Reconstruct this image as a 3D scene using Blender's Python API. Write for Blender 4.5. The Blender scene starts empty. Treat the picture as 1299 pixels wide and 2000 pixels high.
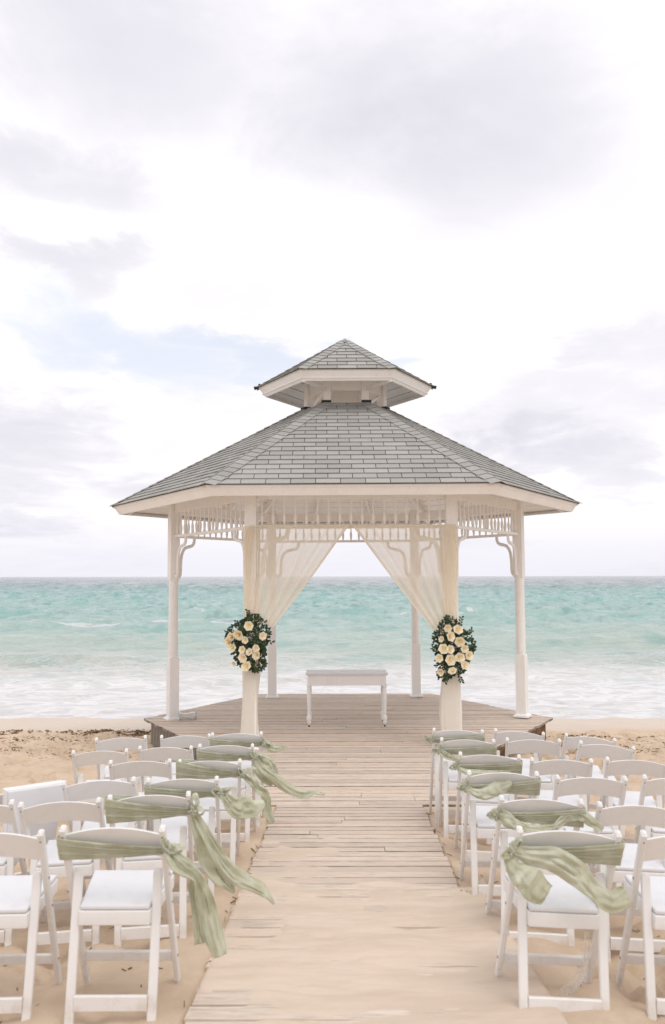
import bpy, bmesh, math, random
import numpy as np
from mathutils import Vector, Matrix

random.seed(7)
rng = np.random.default_rng(7)
R = math.radians
scene = bpy.context.scene
COL = scene.collection

# ------------------------------------------------------------------ camera
CAM_Z = 2.2
F_PX = 1640.0
PITCH = math.atan(125.5 / F_PX)
ROLL = 0.0018
cam_d = bpy.data.cameras.new("camera")
cam = bpy.data.objects.new("camera", cam_d)
COL.objects.link(cam)
cam_d.sensor_fit = 'VERTICAL'
cam_d.sensor_height = 36.0
cam_d.lens = F_PX / 2000 * 36.0
cam_d.clip_start = 0.1
cam_d.clip_end = 60000
cam_d.dof.use_dof = True
cam_d.dof.focus_distance = 11.5
cam_d.dof.aperture_fstop = 3.2
fwd = Vector((0, math.cos(PITCH), math.sin(PITCH)))
up0 = Vector((0, -math.sin(PITCH), math.cos(PITCH)))
rt0 = Vector((1, 0, 0))
rt = rt0 * math.cos(ROLL) - up0 * math.sin(ROLL)
up = up0 * math.cos(ROLL) + rt0 * math.sin(ROLL)
m = Matrix((rt, up, -fwd)).transposed().to_4x4()
m.translation = Vector((0, 0, CAM_Z))
cam.matrix_world = m
scene.camera = cam

# ------------------------------------------------------------------ render settings
scene.render.engine = 'CYCLES'
scene.view_settings.view_transform = 'Standard'
scene.view_settings.look = 'None'
scene.view_settings.exposure = 0.27
scene.view_settings.gamma = 1.0
scene.view_settings.use_curve_mapping = False
scene.cycles.use_denoising = True
scene.cycles.max_bounces = 8
scene.cycles.transparent_max_bounces = 16

# ------------------------------------------------------------------ sun and sky
SUN_EL, SUN_AZ = R(60), R(150)          # azimuth from +Y (sea) towards +X
sun_d = bpy.data.lights.new("sun", 'SUN')
sun_d.energy = 0.95
sun_d.angle = R(28)
sun_d.color = (1.0, 0.965, 0.92)
sun = bpy.data.objects.new("sun", sun_d)
COL.objects.link(sun)
sd = Vector((math.sin(SUN_AZ) * math.cos(SUN_EL), math.cos(SUN_AZ) * math.cos(SUN_EL), math.sin(SUN_EL)))
sun.rotation_euler = sd.to_track_quat('Z', 'Y').to_euler()
sun.location = (6, -10, 30)


class NT:
    """small helper that writes node trees as expressions"""
    def __init__(s, tree):
        s.t = tree
        s.n = tree.nodes
        s.l = tree.links

    def put(s, node, key, v):
        sock = node.inputs[key]
        if isinstance(v, bpy.types.NodeSocket):
            s.l.new(v, sock)
        elif v is not None:
            if isinstance(v, (tuple, list)) and len(v) == 3 and len(sock.default_value) == 4:
                v = tuple(v) + (1,)
            sock.default_value = v

    def m(s, op, a, b=None, c=None, clamp=False):
        nd = s.n.new('ShaderNodeMath')
        nd.operation = op
        nd.use_clamp = clamp
        for i, v in enumerate((a, b, c)):
            if v is not None:
                s.put(nd, i, v)
        return nd.outputs[0]

    def mix(s, f, a, b, mode='MIX'):
        nd = s.n.new('ShaderNodeMix')
        nd.data_type = 'RGBA'
        nd.blend_type = mode
        s.put(nd, 0, f)
        s.put(nd, 6, a)
        s.put(nd, 7, b)
        return nd.outputs[2]

    def noise(s, vec=None, scale=5., detail=4., rough=.55, dist=0., dim='3D'):
        nd = s.n.new('ShaderNodeTexNoise')
        nd.noise_dimensions = dim
        s.put(nd, 'Scale', scale)
        s.put(nd, 'Detail', detail)
        s.put(nd, 'Roughness', rough)
        s.put(nd, 'Distortion', dist)
        if vec is not None:
            s.put(nd, 'Vector', vec)
        return nd.outputs[0]

    def mapr(s, v, a, b, c=0., d=1., smooth=True):
        nd = s.n.new('ShaderNodeMapRange')
        nd.interpolation_type = 'SMOOTHSTEP' if smooth else 'LINEAR'
        for i, x in enumerate((v, a, b, c, d)):
            s.put(nd, i, x)
        return nd.outputs[0]

    def xyz(s, v):
        nd = s.n.new('ShaderNodeSeparateXYZ')
        s.l.new(v, nd.inputs[0])
        return nd.outputs[0], nd.outputs[1], nd.outputs[2]

    def comb(s, x, y, z):
        nd = s.n.new('ShaderNodeCombineXYZ')
        for i, v in enumerate((x, y, z)):
            s.put(nd, i, v)
        return nd.outputs[0]

    def coord(s, which='Object'):
        return s.n.new('ShaderNodeTexCoord').outputs[which]

    def pos(s):
        return s.n.new('ShaderNodeNewGeometry').outputs['Position']

    def rnd(s):
        return s.n.new('ShaderNodeObjectInfo').outputs['Random']

    def scale(s, v, sc):
        nd = s.n.new('ShaderNodeMapping')
        s.l.new(v, nd.inputs[0])
        nd.inputs['Scale'].default_value = sc
        return nd.outputs[0]

    def bump(s, h, strength=.3, dist=.01, normal=None):
        nd = s.n.new('ShaderNodeBump')
        s.put(nd, 'Strength', strength)
        s.put(nd, 'Distance', dist)
        s.put(nd, 'Height', h)
        if normal is not None:
            s.put(nd, 'Normal', normal)
        return nd.outputs[0]


world = bpy.data.worlds.new("World")
scene.world = world
world.use_nodes = True
wt = world.node_tree
wt.nodes.clear()
w = NT(wt)
sky = wt.nodes.new('ShaderNodeTexSky')
sky.sky_type = 'NISHITA'
sky.sun_disc = False
sky.sun_elevation = SUN_EL
sky.sun_rotation = SUN_AZ
sky.air_density = 1.0
sky.dust_density = 2.0
bg1 = wt.nodes.new('ShaderNodeBackground')
bg1.inputs['Strength'].default_value = 0.09
wt.links.new(sky.outputs[0], bg1.inputs[0])
dx, dy, dz = w.xyz(w.coord('Generated'))
az = w.m('ARCTAN2', dx, dy)
el = w.m('ARCSINE', dz)
zc = w.m('ADD', w.m('MAXIMUM', dz, 0.0), 0.16)
px_ = w.m('DIVIDE', dx, zc)
py_ = w.m('DIVIDE', dy, zc)
cp = w.comb(px_, py_, w.m('MULTIPLY', zc, 0.6))
n_big = w.noise(cp, 0.55, 5, .52, .35)
n_mid = w.noise(w.comb(w.m('ADD', px_, 9.3), py_, 2.0), 1.5, 7, .58, .5)
n_fine = w.noise(w.comb(px_, w.m('ADD', py_, 5.1), 7.0), 4.0, 6, .6, .3)
wob = w.m('MULTIPLY', w.m('SUBTRACT', n_mid, .5), 0.62)
wob2 = w.m('ADD', w.m('MULTIPLY', w.m('SUBTRACT', n_big, .5), 0.30), w.m('MULTIPLY', w.m('SUBTRACT', n_fine, .5), 0.12))


def blob(a0, e0, ra, re, tilt=0.0, soft=1.0):
    a = w.m('SUBTRACT', w.m('ADD', az, wob), R(a0))
    e = w.m('SUBTRACT', w.m('ADD', el, wob2), R(e0))
    a2 = w.m('ADD', w.m('MULTIPLY', a, math.cos(tilt)), w.m('MULTIPLY', e, math.sin(tilt)))
    e2 = w.m('SUBTRACT', w.m('MULTIPLY', e, math.cos(tilt)), w.m('MULTIPLY', a, math.sin(tilt)))
    d = w.m('ADD', w.m('POWER', w.m('ABSOLUTE', w.m('DIVIDE', a2, R(ra))), 2.), w.m('POWER', w.m('ABSOLUTE', w.m('DIVIDE', e2, R(re))), 2.))
    return w.mapr(d, 0.0, 1.9 * soft, 1., 0.)


def total(*bs):
    o = bs[0]
    for b in bs[1:]:
        o = w.m('MAXIMUM', o, b)
    return o


# grey-lavender undersides of the cloud deck, drifting over the whole dome as noise, heavier in the banks seen in front
gr_noise = w.mapr(w.m('ADD', w.m('MULTIPLY', n_big, .65), w.m('MULTIPLY', n_mid, .35)), .47, .66)
banks = total(blob(4, 31, 13, 6.5, R(-14)), blob(-17, 33, 12, 6), blob(-19, 25, 7, 2.2), w.m('MULTIPLY', w.m('MAXIMUM', blob(21, 14.5, 5, 2.6), blob(17, 10.5, 9, 3.4)), .62),
              blob(-20, 8, 8, 3.6), blob(-18, 19, 6, 1.6), blob(17, 7.5, 7, 3.0))
front = w.mapr(dy, 0.1, 0.6)
grey = w.m('ADD', w.m('MULTIPLY', banks, w.m('ADD', .48, w.m('MULTIPLY', n_mid, .65))), w.m('MULTIPLY', gr_noise, w.mapr(front, 0, 1, .8, .42)), clamp=True)
lit = w.m('MULTIPLY', w.mapr(n_fine, .42, .75), .22)
grey = w.m('SUBTRACT', grey, lit, clamp=True)
c_cloud = w.mix(grey, (0.90, 0.885, 0.905), (0.655, 0.645, 0.71))
# low band near the horizon is a pale lavender haze
hz = w.mapr(el, R(0.0), R(5.5), 1., 0.)
c_cloud = w.mix(w.m('MULTIPLY', hz, .62), c_cloud, (0.66, 0.645, 0.73))
# thin gaps where blue shows through the cloud
gaps = total(blob(-12.5, 15.0, 8.0, 2.2, R(-6)), blob(-3.5, 15.6, 4.5, 1.3))
holes = w.m('MULTIPLY', w.mapr(w.noise(w.comb(px_, py_, 11.0), .9, 6, .6, .4), .64, .8), .5)
gap = w.m('MAXIMUM', w.m('MULTIPLY', gaps, .95), w.m('MULTIPLY', holes, w.m('SUBTRACT', 1., front)))
c_cloud = w.mix(w.m('MULTIPLY', gap, .55), c_cloud, (0.60, 0.68, 0.83))
bg2 = wt.nodes.new('ShaderNodeBackground')
wt.links.new(c_cloud, bg2.inputs[0])
bg2.inputs['Strength'].default_value = 1.0
wm = wt.nodes.new('ShaderNodeMixShader')
wt.links.new(w.m('SUBTRACT', 1.0, w.m('MULTIPLY', gap, .10)), wm.inputs[0])
wt.links.new(bg1.outputs[0], wm.inputs[1])
wt.links.new(bg2.outputs[0], wm.inputs[2])
wo = wt.nodes.new('ShaderNodeOutputWorld')
wt.links.new(wm.outputs[0], wo.inputs[0])


# ------------------------------------------------------------------ materials
def mat(name, build):
    mt = bpy.data.materials.new(name)
    mt.use_nodes = True
    t = mt.node_tree
    t.nodes.clear()
    n = NT(t)
    out = t.nodes.new('ShaderNodeOutputMaterial')
    p = t.nodes.new('ShaderNodeBsdfPrincipled')
    sh = build(n, p)
    t.links.new(sh if sh is not None else p.outputs[0], out.inputs[0])
    return mt


def set_(n, p, col=None, rough=None, nrm=None, spec=None):
    if col is not None: n.put(p, 'Base Color', col)
    if rough is not None: n.put(p, 'Roughness', rough)
    if nrm is not None: n.put(p, 'Normal', nrm)
    if spec is not None: n.put(p, 'Specular IOR Level', spec)


def b_paint(n, p):
    o = n.coord()
    a = n.noise(o, 3.0, 6, .6)
    b = n.noise(n.scale(o, (30, 30, 6)), 1.0, 4, .6)
    chips = n.mapr(n.noise(o, 26., 5, .65), .70, .74)
    c = n.mix(n.mapr(a, .4, .75), (.88, .865, .845), (.83, .81, .785))
    c = n.mix(n.m('MULTIPLY', n.mapr(b, .5, .8), .25), c, (.58, .52, .46))
    c = n.mix(n.m('MULTIPLY', chips, .55), c, (.33, .28, .23))
    set_(n, p, c, .5, n.bump(b, .25, .002))


def b_chair(n, p):
    o = n.coord()
    r = n.rnd()
    a = n.noise(o, 9.0, 5, .6)
    s = n.mapr(n.noise(o, 45., 6, .7), .66, .72)
    z = n.xyz(o)[2]
    low = n.mapr(z, .22, .0)
    c = n.mix(n.mapr(a, .45, .8), (.80, .785, .775), (.72, .70, .68))
    c = n.mix(n.m('MULTIPLY', s, .4), c, (.42, .34, .27))
    c = n.mix(n.m('MULTIPLY', low, n.mapr(n.noise(o, 14., 5, .7), .45, .7, .1, .6)), c, (.58, .47, .37))
    c = n.mix(n.m('MULTIPLY', r, .16), c, (.70, .68, .64))
    set_(n, p, c, n.mapr(a, .3, .8, .38, .6), n.bump(n.noise(o, 60., 3, .6), .12, .0015))


def b_seat(n, p):
    o = n.coord()
    a = n.noise(o, 16.0, 5, .6)
    c = n.mix(n.mapr(a, .5, .85), (.70, .695, .715), (.64, .62, .62))
    set_(n, p, c, .42, n.bump(n.noise(o, 180., 2, .5), .1, .001))


def b_rivet(n, p):
    set_(n, p, (.30, .22, .15), .6)
    p.inputs['Metallic'].default_value = .6


def b_wood(n, p, along='x', dusty=True):
    o = n.coord()
    r = n.rnd()
    sc = (2.2, 46, 20) if along == 'x' else (40, 40, 2.5)
    off = n.n.new('ShaderNodeVectorMath')
    off.operation = 'ADD'
    n.l.new(o, off.inputs[0])
    n.l.new(n.comb(n.m('MULTIPLY', r, 37.), n.m('MULTIPLY', r, 11.), r), off.inputs[1])
    g = n.noise(n.scale(off.outputs[0], sc), 1.0, 8, .70, .6)
    g2 = n.noise(n.scale(off.outputs[0], (sc[0] * 3, sc[1] * 3, sc[2] * 3)), 1.0, 4, .6)
    st = n.noise(off.outputs[0], 1.1, 5, .6)
    c = n.mix(n.mapr(g, .35, .7), (.73, .62, .525), (.475, .395, .325))
    c = n.mix(n.m('MULTIPLY', r, .7), c, (.70, .55, .44))
    r2 = n.m('FRACT', n.m('MULTIPLY', r, 7.31))
    c = n.mix(n.m('MULTIPLY', n.mapr(r2, .35, 1.), .45), c, (.40, .33, .28))
    c = n.mix(n.m('MULTIPLY', n.mapr(g2, .52, .66), .7), c, (.24, .19, .16))
    c = n.mix(n.m('MULTIPLY', n.mapr(st, .5, .75), .4), c, (.50, .42, .36))
    if dusty:
        ps = n.pos()
        yy = n.xyz(ps)[1]
        near = n.mapr(yy, 8.2, 5.6, .05, .38)
        d = n.mapr(n.noise(n.scale(ps, (1.2, 9, 1)), 1.0, 7, .65, .4), .30, .62)
        c = n.mix(n.m('MULTIPLY', d, near), c, (.60, .495, .405))
    set_(n, p, c, .8, n.bump(g, .6, .003))


def b_seam_shade(n, p):  # shade of the board gaps put into the edge colour, sandier towards the camera
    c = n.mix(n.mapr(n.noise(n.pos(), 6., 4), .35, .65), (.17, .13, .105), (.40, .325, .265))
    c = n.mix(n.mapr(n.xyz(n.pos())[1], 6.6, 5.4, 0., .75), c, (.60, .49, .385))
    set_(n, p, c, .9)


def b_oldwood(n, p):
    o = n.coord()
    g = n.noise(n.scale(o, (30, 30, 2)), 1.0, 7, .65, .5)
    c = n.mix(n.mapr(g, .35, .65), (.36, .31, .26), (.13, .105, .085))
    c = n.mix(n.m('MULTIPLY', n.mapr(n.noise(o, 5., 4), .5, .7), .4), c, (.42, .37, .31))
    c = n.mix(n.m('MULTIPLY', n.rnd(), .3), c, (.22, .18, .15))
    set_(n, p, c, .85, n.bump(g, .7, .004))


def b_brownwood(n, p):
    o = n.coord()
    g = n.noise(n.scale(o, (8, 8, 30)), 1.0, 6, .65, .5)
    c = n.mix(n.mapr(g, .35, .65), (.33, .20, .11), (.16, .09, .05))
    set_(n, p, c, .85, n.bump(g, .6, .004))


def b_shingle(n, p):
    o = n.coord()
    r = n.rnd()
    ps = n.pos()
    g = n.noise(ps, 160., 3, .7)
    a = n.noise(ps, 2.2, 5, .6)
    b = n.noise(n.scale(ps, (3, 3, 3)), 3.0, 4, .6)
    c = n.mix(r, (.315, .308, .292), (.425, .415, .39))
    c = n.mix(n.m('MULTIPLY', n.mapr(a, .4, .7), .35), c, (.33, .32, .295))
    c = n.mix(n.m('MULTIPLY', n.mapr(g, .45, .65), .45), c, (.13, .13, .125))
    c = n.mix(n.m('MULTIPLY', n.mapr(g, .52, .36), .35), c, (.45, .44, .41))
    set_(n, p, c, .9, n.bump(g, .5, .003))


def b_shingle_stuff(n, p):
    ps = n.pos()
    vor = n.n.new('ShaderNodeTexVoronoi')
    n.l.new(ps, vor.inputs['Vector'])
    vor.inputs['Scale'].default_value = 4.5
    g = n.noise(ps, 160., 3, .7)
    v = n.xyz(vor.outputs['Color'])[0]
    c = n.mix(v, (.315, .308, .292), (.425, .415, .39))
    c = n.mix(n.m('MULTIPLY', n.mapr(g, .45, .65), .45), c, (.13, .13, .125))
    set_(n, p, c, .9, n.bump(g, .5, .003))


def b_dark(n, p):
    set_(n, p, (.03, .028, .027), .85)


def b_sand(n, p):
    ps = n.pos()
    x, y, z = n.xyz(ps)
    f = n.noise(ps, 420., 3, .7)
    g = n.noise(ps, 2.1, 7, .6)
    h = n.noise(ps, 11., 6, .62)
    c = n.mix(n.mapr(g, .35, .68), (.67, .52, .385), (.59, .445, .32))
    c = n.mix(n.m('MULTIPLY', n.mapr(h, .45, .75), .40), c, (.70, .575, .45))
    c = n.mix(n.m('MULTIPLY', n.mapr(f, .56, .72), .45), c, (.34, .25, .18))
    c = n.mix(n.m('MULTIPLY', n.mapr(f, .44, .30), .45), c, (.76, .67, .57))
    # scattered bits of dried weed and husk pressed into the sand, thickest along the old tide line
    belt = n.m('MULTIPLY', n.mapr(y, 10.0, 12.6), n.mapr(y, 15.6, 14.8))
    bits = n.noise(n.scale(ps, (9, 17, 9)), 1.0, 6, .75, .4)
    thr = n.m('SUBTRACT', .70, n.m('MULTIPLY', belt, .15))
    bm_ = n.mapr(n.m('SUBTRACT', bits, thr), 0., .03)
    c = n.mix(n.m('MULTIPLY', bm_, .7), c, (.24, .155, .085))
    # damp firm sand at the water's edge
    wet = n.mapr(n.m('ADD', y, n.m('MULTIPLY', n.noise(ps, .7, 3), 1.2)), 15.5, 16.6)
    c = n.mix(n.m('MULTIPLY', wet, .8), c, (.60, .505, .42))
    hh = n.m('ADD', n.m('MULTIPLY', f, .25), h)
    strength = n.mapr(wet, 0, 1, .8, .12)
    bp = n.n.new('ShaderNodeBump')
    n.l.new(strength, bp.inputs['Strength'])
    bp.inputs['Distance'].default_value = .02
    n.l.new(hh, bp.inputs['Height'])
    set_(n, p, c, n.mapr(wet, 0, 1, .95, .45), bp.outputs[0], .3)


def b_drift(n, p):
    ps = n.pos()
    f = n.noise(ps, 520., 3, .7)
    g = n.noise(n.scale(ps, (1.3, 4.5, 1)), 1.0, 7, .62, .3)
    c = n.mix(n.mapr(g, .35, .68), (.655, .54, .435), (.575, .465, .37))
    c = n.mix(n.m('MULTIPLY', n.mapr(f, .56, .72), .35), c, (.42, .32, .24))
    c = n.mix(n.m('MULTIPLY', n.mapr(f, .44, .30), .4), c, (.76, .68, .59))
    sp = n.mapr(n.noise(ps, 30., 4, .7), .745, .76)
    c = n.mix(n.m('MULTIPLY', sp, .6), c, (.22, .16, .1))
    hh = n.m('ADD', n.m('MULTIPLY', f, .3), n.noise(n.scale(ps, (5, 18, 5)), 1., 5, .6))
    set_(n, p, c, .95, n.bump(hh, .5, .008), .3)


def b_sea(n, p):
    ps = n.pos()
    x, y, z = n.xyz(ps)
    ly = n.m('LOGARITHM', n.m('MAXIMUM', y, 1.), 10.)
    wav = n.noise(n.comb(n.m('MULTIPLY', x, .05), n.m('MULTIPLY', y, .09), 0.), 1., 5, .6)
    lyn = n.m('ADD', ly, n.m('MULTIPLY', n.m('SUBTRACT', wav, .5), .22))
    # sand-clouded shallows, turquoise over the sand shelf, dark reef and deep water beyond
    ramp = n.n.new('ShaderNodeValToRGB')
    n.l.new(n.mapr(lyn, 1.2, 3.2, 0, 1, False), ramp.inputs[0])
    cr = ramp.color_ramp
    stops = [(0.0, (.56, .52, .47)), (.10, (.56, .54, .48)), (.16, (.47, .55, .49)), (.26, (.36, .50, .465)), (.42, (.285, .45, .43)),
             (.56, (.25, .355, .355)), (.68, (.27, .32, .345)), (.82, (.27, .28, .32)), (1.0, (.28, .28, .33))]
    while len(cr.elements) < len(stops):
        cr.elements.new(.5)
    for e_, (pp, cc) in zip(cr.elements, stops):
        e_.position = pp
        e_.color = cc + (1,)
    # wave-scale patches, with the size of the pattern following the swell
    a1 = n.noise(n.comb(n.m('MULTIPLY', x, .30), n.m('MULTIPLY', y, .26), 0.), 1., 6, .62, .3)
    a2 = n.noise(n.comb(n.m('MULTIPLY', x, .75), n.m('MULTIPLY', y, .50), 3.), 1., 6, .66, .2)
    c = n.mix(n.m('MULTIPLY', n.mapr(a1, .50, .62), .34), ramp.outputs[0], (.11, .37, .34))
    c = n.mix(n.m('MULTIPLY', n.mapr(a2, .53, .62), n.mapr(y, 34., 70., .12, .48)), c, (.12, .24, .25))
    c = n.mix(n.m('MULTIPLY', n.mapr(a2, .48, .36), .4), c, (.52, .60, .58))
    # foam: churned water by the beach, breaking crests, whitecaps further out
    fo = n.noise(n.comb(n.m('MULTIPLY', x, .55), n.m('MULTIPLY', y, 1.0), 0.), 1., 8, .68, .9)
    fo2 = n.noise(n.comb(n.m('MULTIPLY', x, 2.2), n.m('MULTIPLY', y, 4.5), 5.), 1., 6, .7, .6)
    edge = n.m('ADD', n.m('ADD', y, n.m('MULTIPLY', n.m('SUBTRACT', fo, .5), 10.)), n.m('MULTIPLY', n.m('SUBTRACT', n.noise(n.comb(n.m('MULTIPLY', x, .18), n.m('MULTIPLY', y, .1), 1.), 1., 3), .5), 9.))
    dens = n.mapr(edge, 39.0, 20.5)
    rid = n.m('SUBTRACT', 1., n.m('MULTIPLY', n.m('ABSOLUTE', n.m('SUBTRACT', n.noise(n.comb(n.m('MULTIPLY', x, .9), n.m('MULTIPLY', y, 1.5), 2.), 1., 5, .6, .8), .5)), 5.))
    lace = n.m('MULTIPLY', n.mapr(rid, .55, .95), n.mapr(edge, 34., 24.))
    foam = n.mapr(n.m('ADD', n.m('ADD', n.m('MULTIPLY', fo, .72), n.m('MULTIPLY', fo2, .28)), n.m('MULTIPLY', n.m('SUBTRACT', dens, .5), .42)), .44, .78, 0., .95)
    att = n.n.new('ShaderNodeAttribute')
    att.attribute_name = 'crest'
    cre = n.mapr(n.m('ADD', att.outputs['Fac'], n.m('MULTIPLY', n.m('SUBTRACT', fo2, .5), .9)), .72, .95)
    wc1 = n.mapr(n.noise(n.comb(n.m('MULTIPLY', x, .15), n.m('MULTIPLY', y, .30), 9.), 1., 5, .62, .4), .66, .70)
    wc2 = n.mapr(n.noise(n.comb(n.m('MULTIPLY', x, .010), n.m('MULTIPLY', y, .018), 4.), 1., 5, .62, .3), .56, .60)
    wc1 = n.m('MULTIPLY', wc1, n.mapr(y, 40., 70.))
    reef = n.m('MULTIPLY', n.mapr(y, 230., 330.), n.mapr(y, 900., 600.))
    wc2 = n.m('MULTIPLY', wc2, reef)
    foam_all = n.m('MAXIMUM', n.m('MAXIMUM', n.m('MAXIMUM', foam, n.m('MULTIPLY', lace, .7)), n.m('MULTIPLY', cre, .8)), n.m('MULTIPLY', n.m('MAXIMUM', wc1, wc2), .9))
    c = n.mix(foam_all, c, n.mix(n.m('MULTIPLY', lace, .9), (.62, .605, .62), (.76, .75, .76)))
    b1 = n.noise(n.comb(n.m('MULTIPLY', x, .7), n.m('MULTIPLY', y, 2.0), 0.), 1., 9, .72, .3)
    b2 = n.noise(n.comb(n.m('MULTIPLY', x, .12), n.m('MULTIPLY', y, .30), 0.), 1., 7, .7, .4)
    bn = n.bump(b1, n.mapr(foam_all, 0, 1, 1., .35), .22)
    bn = n.bump(b2, 1., n.mapr(y, 60., 400., 0.2, 2.6), bn)
    set_(n, p, c, n.mapr(foam_all, 0, 1, .16, .8), bn, .5)
    p.inputs['IOR'].default_value = 1.33


def cloth(n, p, col, col2, transl, rough=.85, folds=60., alpha=None):
    o = n.coord()
    wv = n.m('ADD', n.m('MULTIPLY', n.noise(n.scale(o, (folds, folds, folds)), 1.0, 3, .6), .15), n.noise(n.scale(o, (26, 26, 14)), 1.0, 5, .6, 1.2))
    c = n.mix(n.mapr(n.noise(o, 9., 5, .6), .35, .7), col, col2)
    set_(n, p, c, rough, n.bump(wv, .38, .010), .2)
    tr = n.n.new('ShaderNodeBsdfTranslucent')
    n.put(tr, 0, c)
    mx = n.n.new('ShaderNodeMixShader')
    mx.inputs[0].default_value = transl
    n.l.new(p.outputs[0], mx.inputs[1])
    n.l.new(tr.outputs[0], mx.inputs[2])
    if alpha is None:
        return mx.outputs[0]
    at = n.n.new('ShaderNodeAttribute')
    at.attribute_name = 'dens'
    ly = n.n.new('ShaderNodeLayerWeight')
    ly.inputs[0].default_value = .35
    al = n.m('ADD', n.m('MULTIPLY', at.outputs['Fac'], alpha), n.m('MULTIPLY', ly.outputs['Facing'], .18), clamp=True)
    tp = n.n.new('ShaderNodeBsdfTransparent')
    mx2 = n.n.new('ShaderNodeMixShader')
    n.l.new(al, mx2.inputs[0])
    n.l.new(tp.outputs[0], mx2.inputs[1])
    n.l.new(mx.outputs[0], mx2.inputs[2])
    return mx2.outputs[0]


def b_glass(n, p):
    set_(n, p, (.95, .96, .96), .05)
    p.inputs['Transmission Weight'].default_value = .92
    p.inputs['IOR'].default_value = 1.28


def b_leaf(n, p):
    o = n.coord()
    c = n.mix(n.mapr(n.noise(o, 14., 3), .4, .65), (.017, .038, .012), (.060, .105, .032))
    c = n.mix(n.m('MULTIPLY', n.mapr(n.noise(o, 40., 2), .55, .65), .35), c, (.09, .11, .05))
    set_(n, p, c, .5)


def b_rose(n, p):
    o = n.coord()
    x, y, z = n.xyz(o)
    rr = n.m('SQRT', n.m('ADD', n.m('MULTIPLY', x, x), n.m('MULTIPLY', z, z)))
    c = n.mix(n.mapr(rr, .006, .040), (.88, .66, .22), (.90, .84, .65))
    c = n.mix(n.m('MULTIPLY', n.rnd(), .35), c, (.90, .76, .63))
    set_(n, p, c, .6)
    p.inputs['Subsurface Weight'].default_value = .0


M = dict(
    paint=mat('white_paint', b_paint), chair=mat('chair_resin', b_chair), seat=mat('seat_pad', b_seat), rivet=mat('rusty_rivet', b_rivet),
    plank=mat('weathered_plank', lambda n, p: b_wood(n, p)), oldwood=mat('grey_old_wood', b_oldwood), brown=mat('brown_wood', b_brownwood),
    shingle=mat('asphalt_shingle', b_shingle), shingle_s=mat('asphalt_shingle_mass', b_shingle_stuff), dark=mat('tar_black', b_dark),
    seam_shade=mat('painted_seam_shade', b_seam_shade),
    sand=mat('beach_sand', b_sand), drift=mat('drifted_sand', b_drift), sea=mat('sea_water', b_sea),
    sash=mat('sage_cloth', lambda n, p: cloth(n, p, (.65, .65, .505), (.78, .79, .68), .48)),
    sheer=mat('sheer_cream', lambda n, p: cloth(n, p, (.93, .86, .74), (.94, .88, .78), .5, alpha=.84)),
    drape=mat('cream_drape', lambda n, p: cloth(n, p, (.88, .82, .725), (.89, .84, .76), .25)),
    glass=mat('clear_glass', b_glass), leaf=mat('dark_leaf', b_leaf), rose=mat('cream_rose', b_rose),
    white_bud=mat('white_bud', lambda n, p: set_(n, p, (.85, .84, .80), .7)),
    weed=mat('dried_seaweed', lambda n, p: set_(n, p, n.mix(n.mapr(n.noise(n.coord(), 8., 3), .4, .6), (.10, .06, .03), (.30, .20, .08)), .9)),
    tulle=mat('white_tulle', lambda n, p: cloth(n, p, (.85, .82, .78), (.85, .83, .80), .5, alpha=.28)),
)


# ------------------------------------------------------------------ helpers
def new_obj(name, mesh, material=None, parent=None, kind=None):
    o = bpy.data.objects.new(name, mesh)
    COL.objects.link(o)
    if material is not None and not mesh.materials:
        mesh.materials.append(material)
    if parent is not None:
        o.parent = parent
    if kind:
        o['kind'] = kind
    return o


def empty(name, loc=(0, 0, 0), rot=(0, 0, 0), parent=None):
    o = bpy.data.objects.new(name, None)
    COL.objects.link(o)
    o.location = loc
    o.rotation_euler = rot
    o.empty_display_size = .1
    if parent is not None:
        o.parent = parent
    return o


def tag(o, label, cat, group=None):
    o['label'] = label
    o['category'] = cat
    if group:
        o['group'] = group
    return o


def mesh_from(verts, faces, name='m', smooth=False):
    me = bpy.data.meshes.new(name)
    me.from_pydata([tuple(map(float, v)) for v in verts], [], [tuple(map(int, f)) for f in faces])
    me.validate()
    if smooth:
        me.polygons.foreach_set('use_smooth', [True] * len(me.polygons))
    me.update()
    return me


def grid_mesh(X, Y, Z, name='grid', smooth=True):
    ny, nx = X.shape
    me = bpy.data.meshes.new(name)
    me.vertices.add(nx * ny)
    me.vertices.foreach_set('co', np.stack([X, Y, Z], -1).astype(np.float32).ravel())
    idx = np.arange(nx * ny).reshape(ny, nx)
    q = np.stack([idx[:-1, :-1], idx[:-1, 1:], idx[1:, 1:], idx[1:, :-1]], -1).reshape(-1, 4)
    me.loops.add(q.size)
    me.loops.foreach_set('vertex_index', q.ravel().astype(np.int32))
    me.polygons.add(len(q))
    me.polygons.foreach_set('loop_start', (np.arange(len(q)) * 4).astype(np.int32))
    me.polygons.foreach_set('use_smooth', np.full(len(q), smooth))
    me.update(calc_edges=True)
    return me


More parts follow.
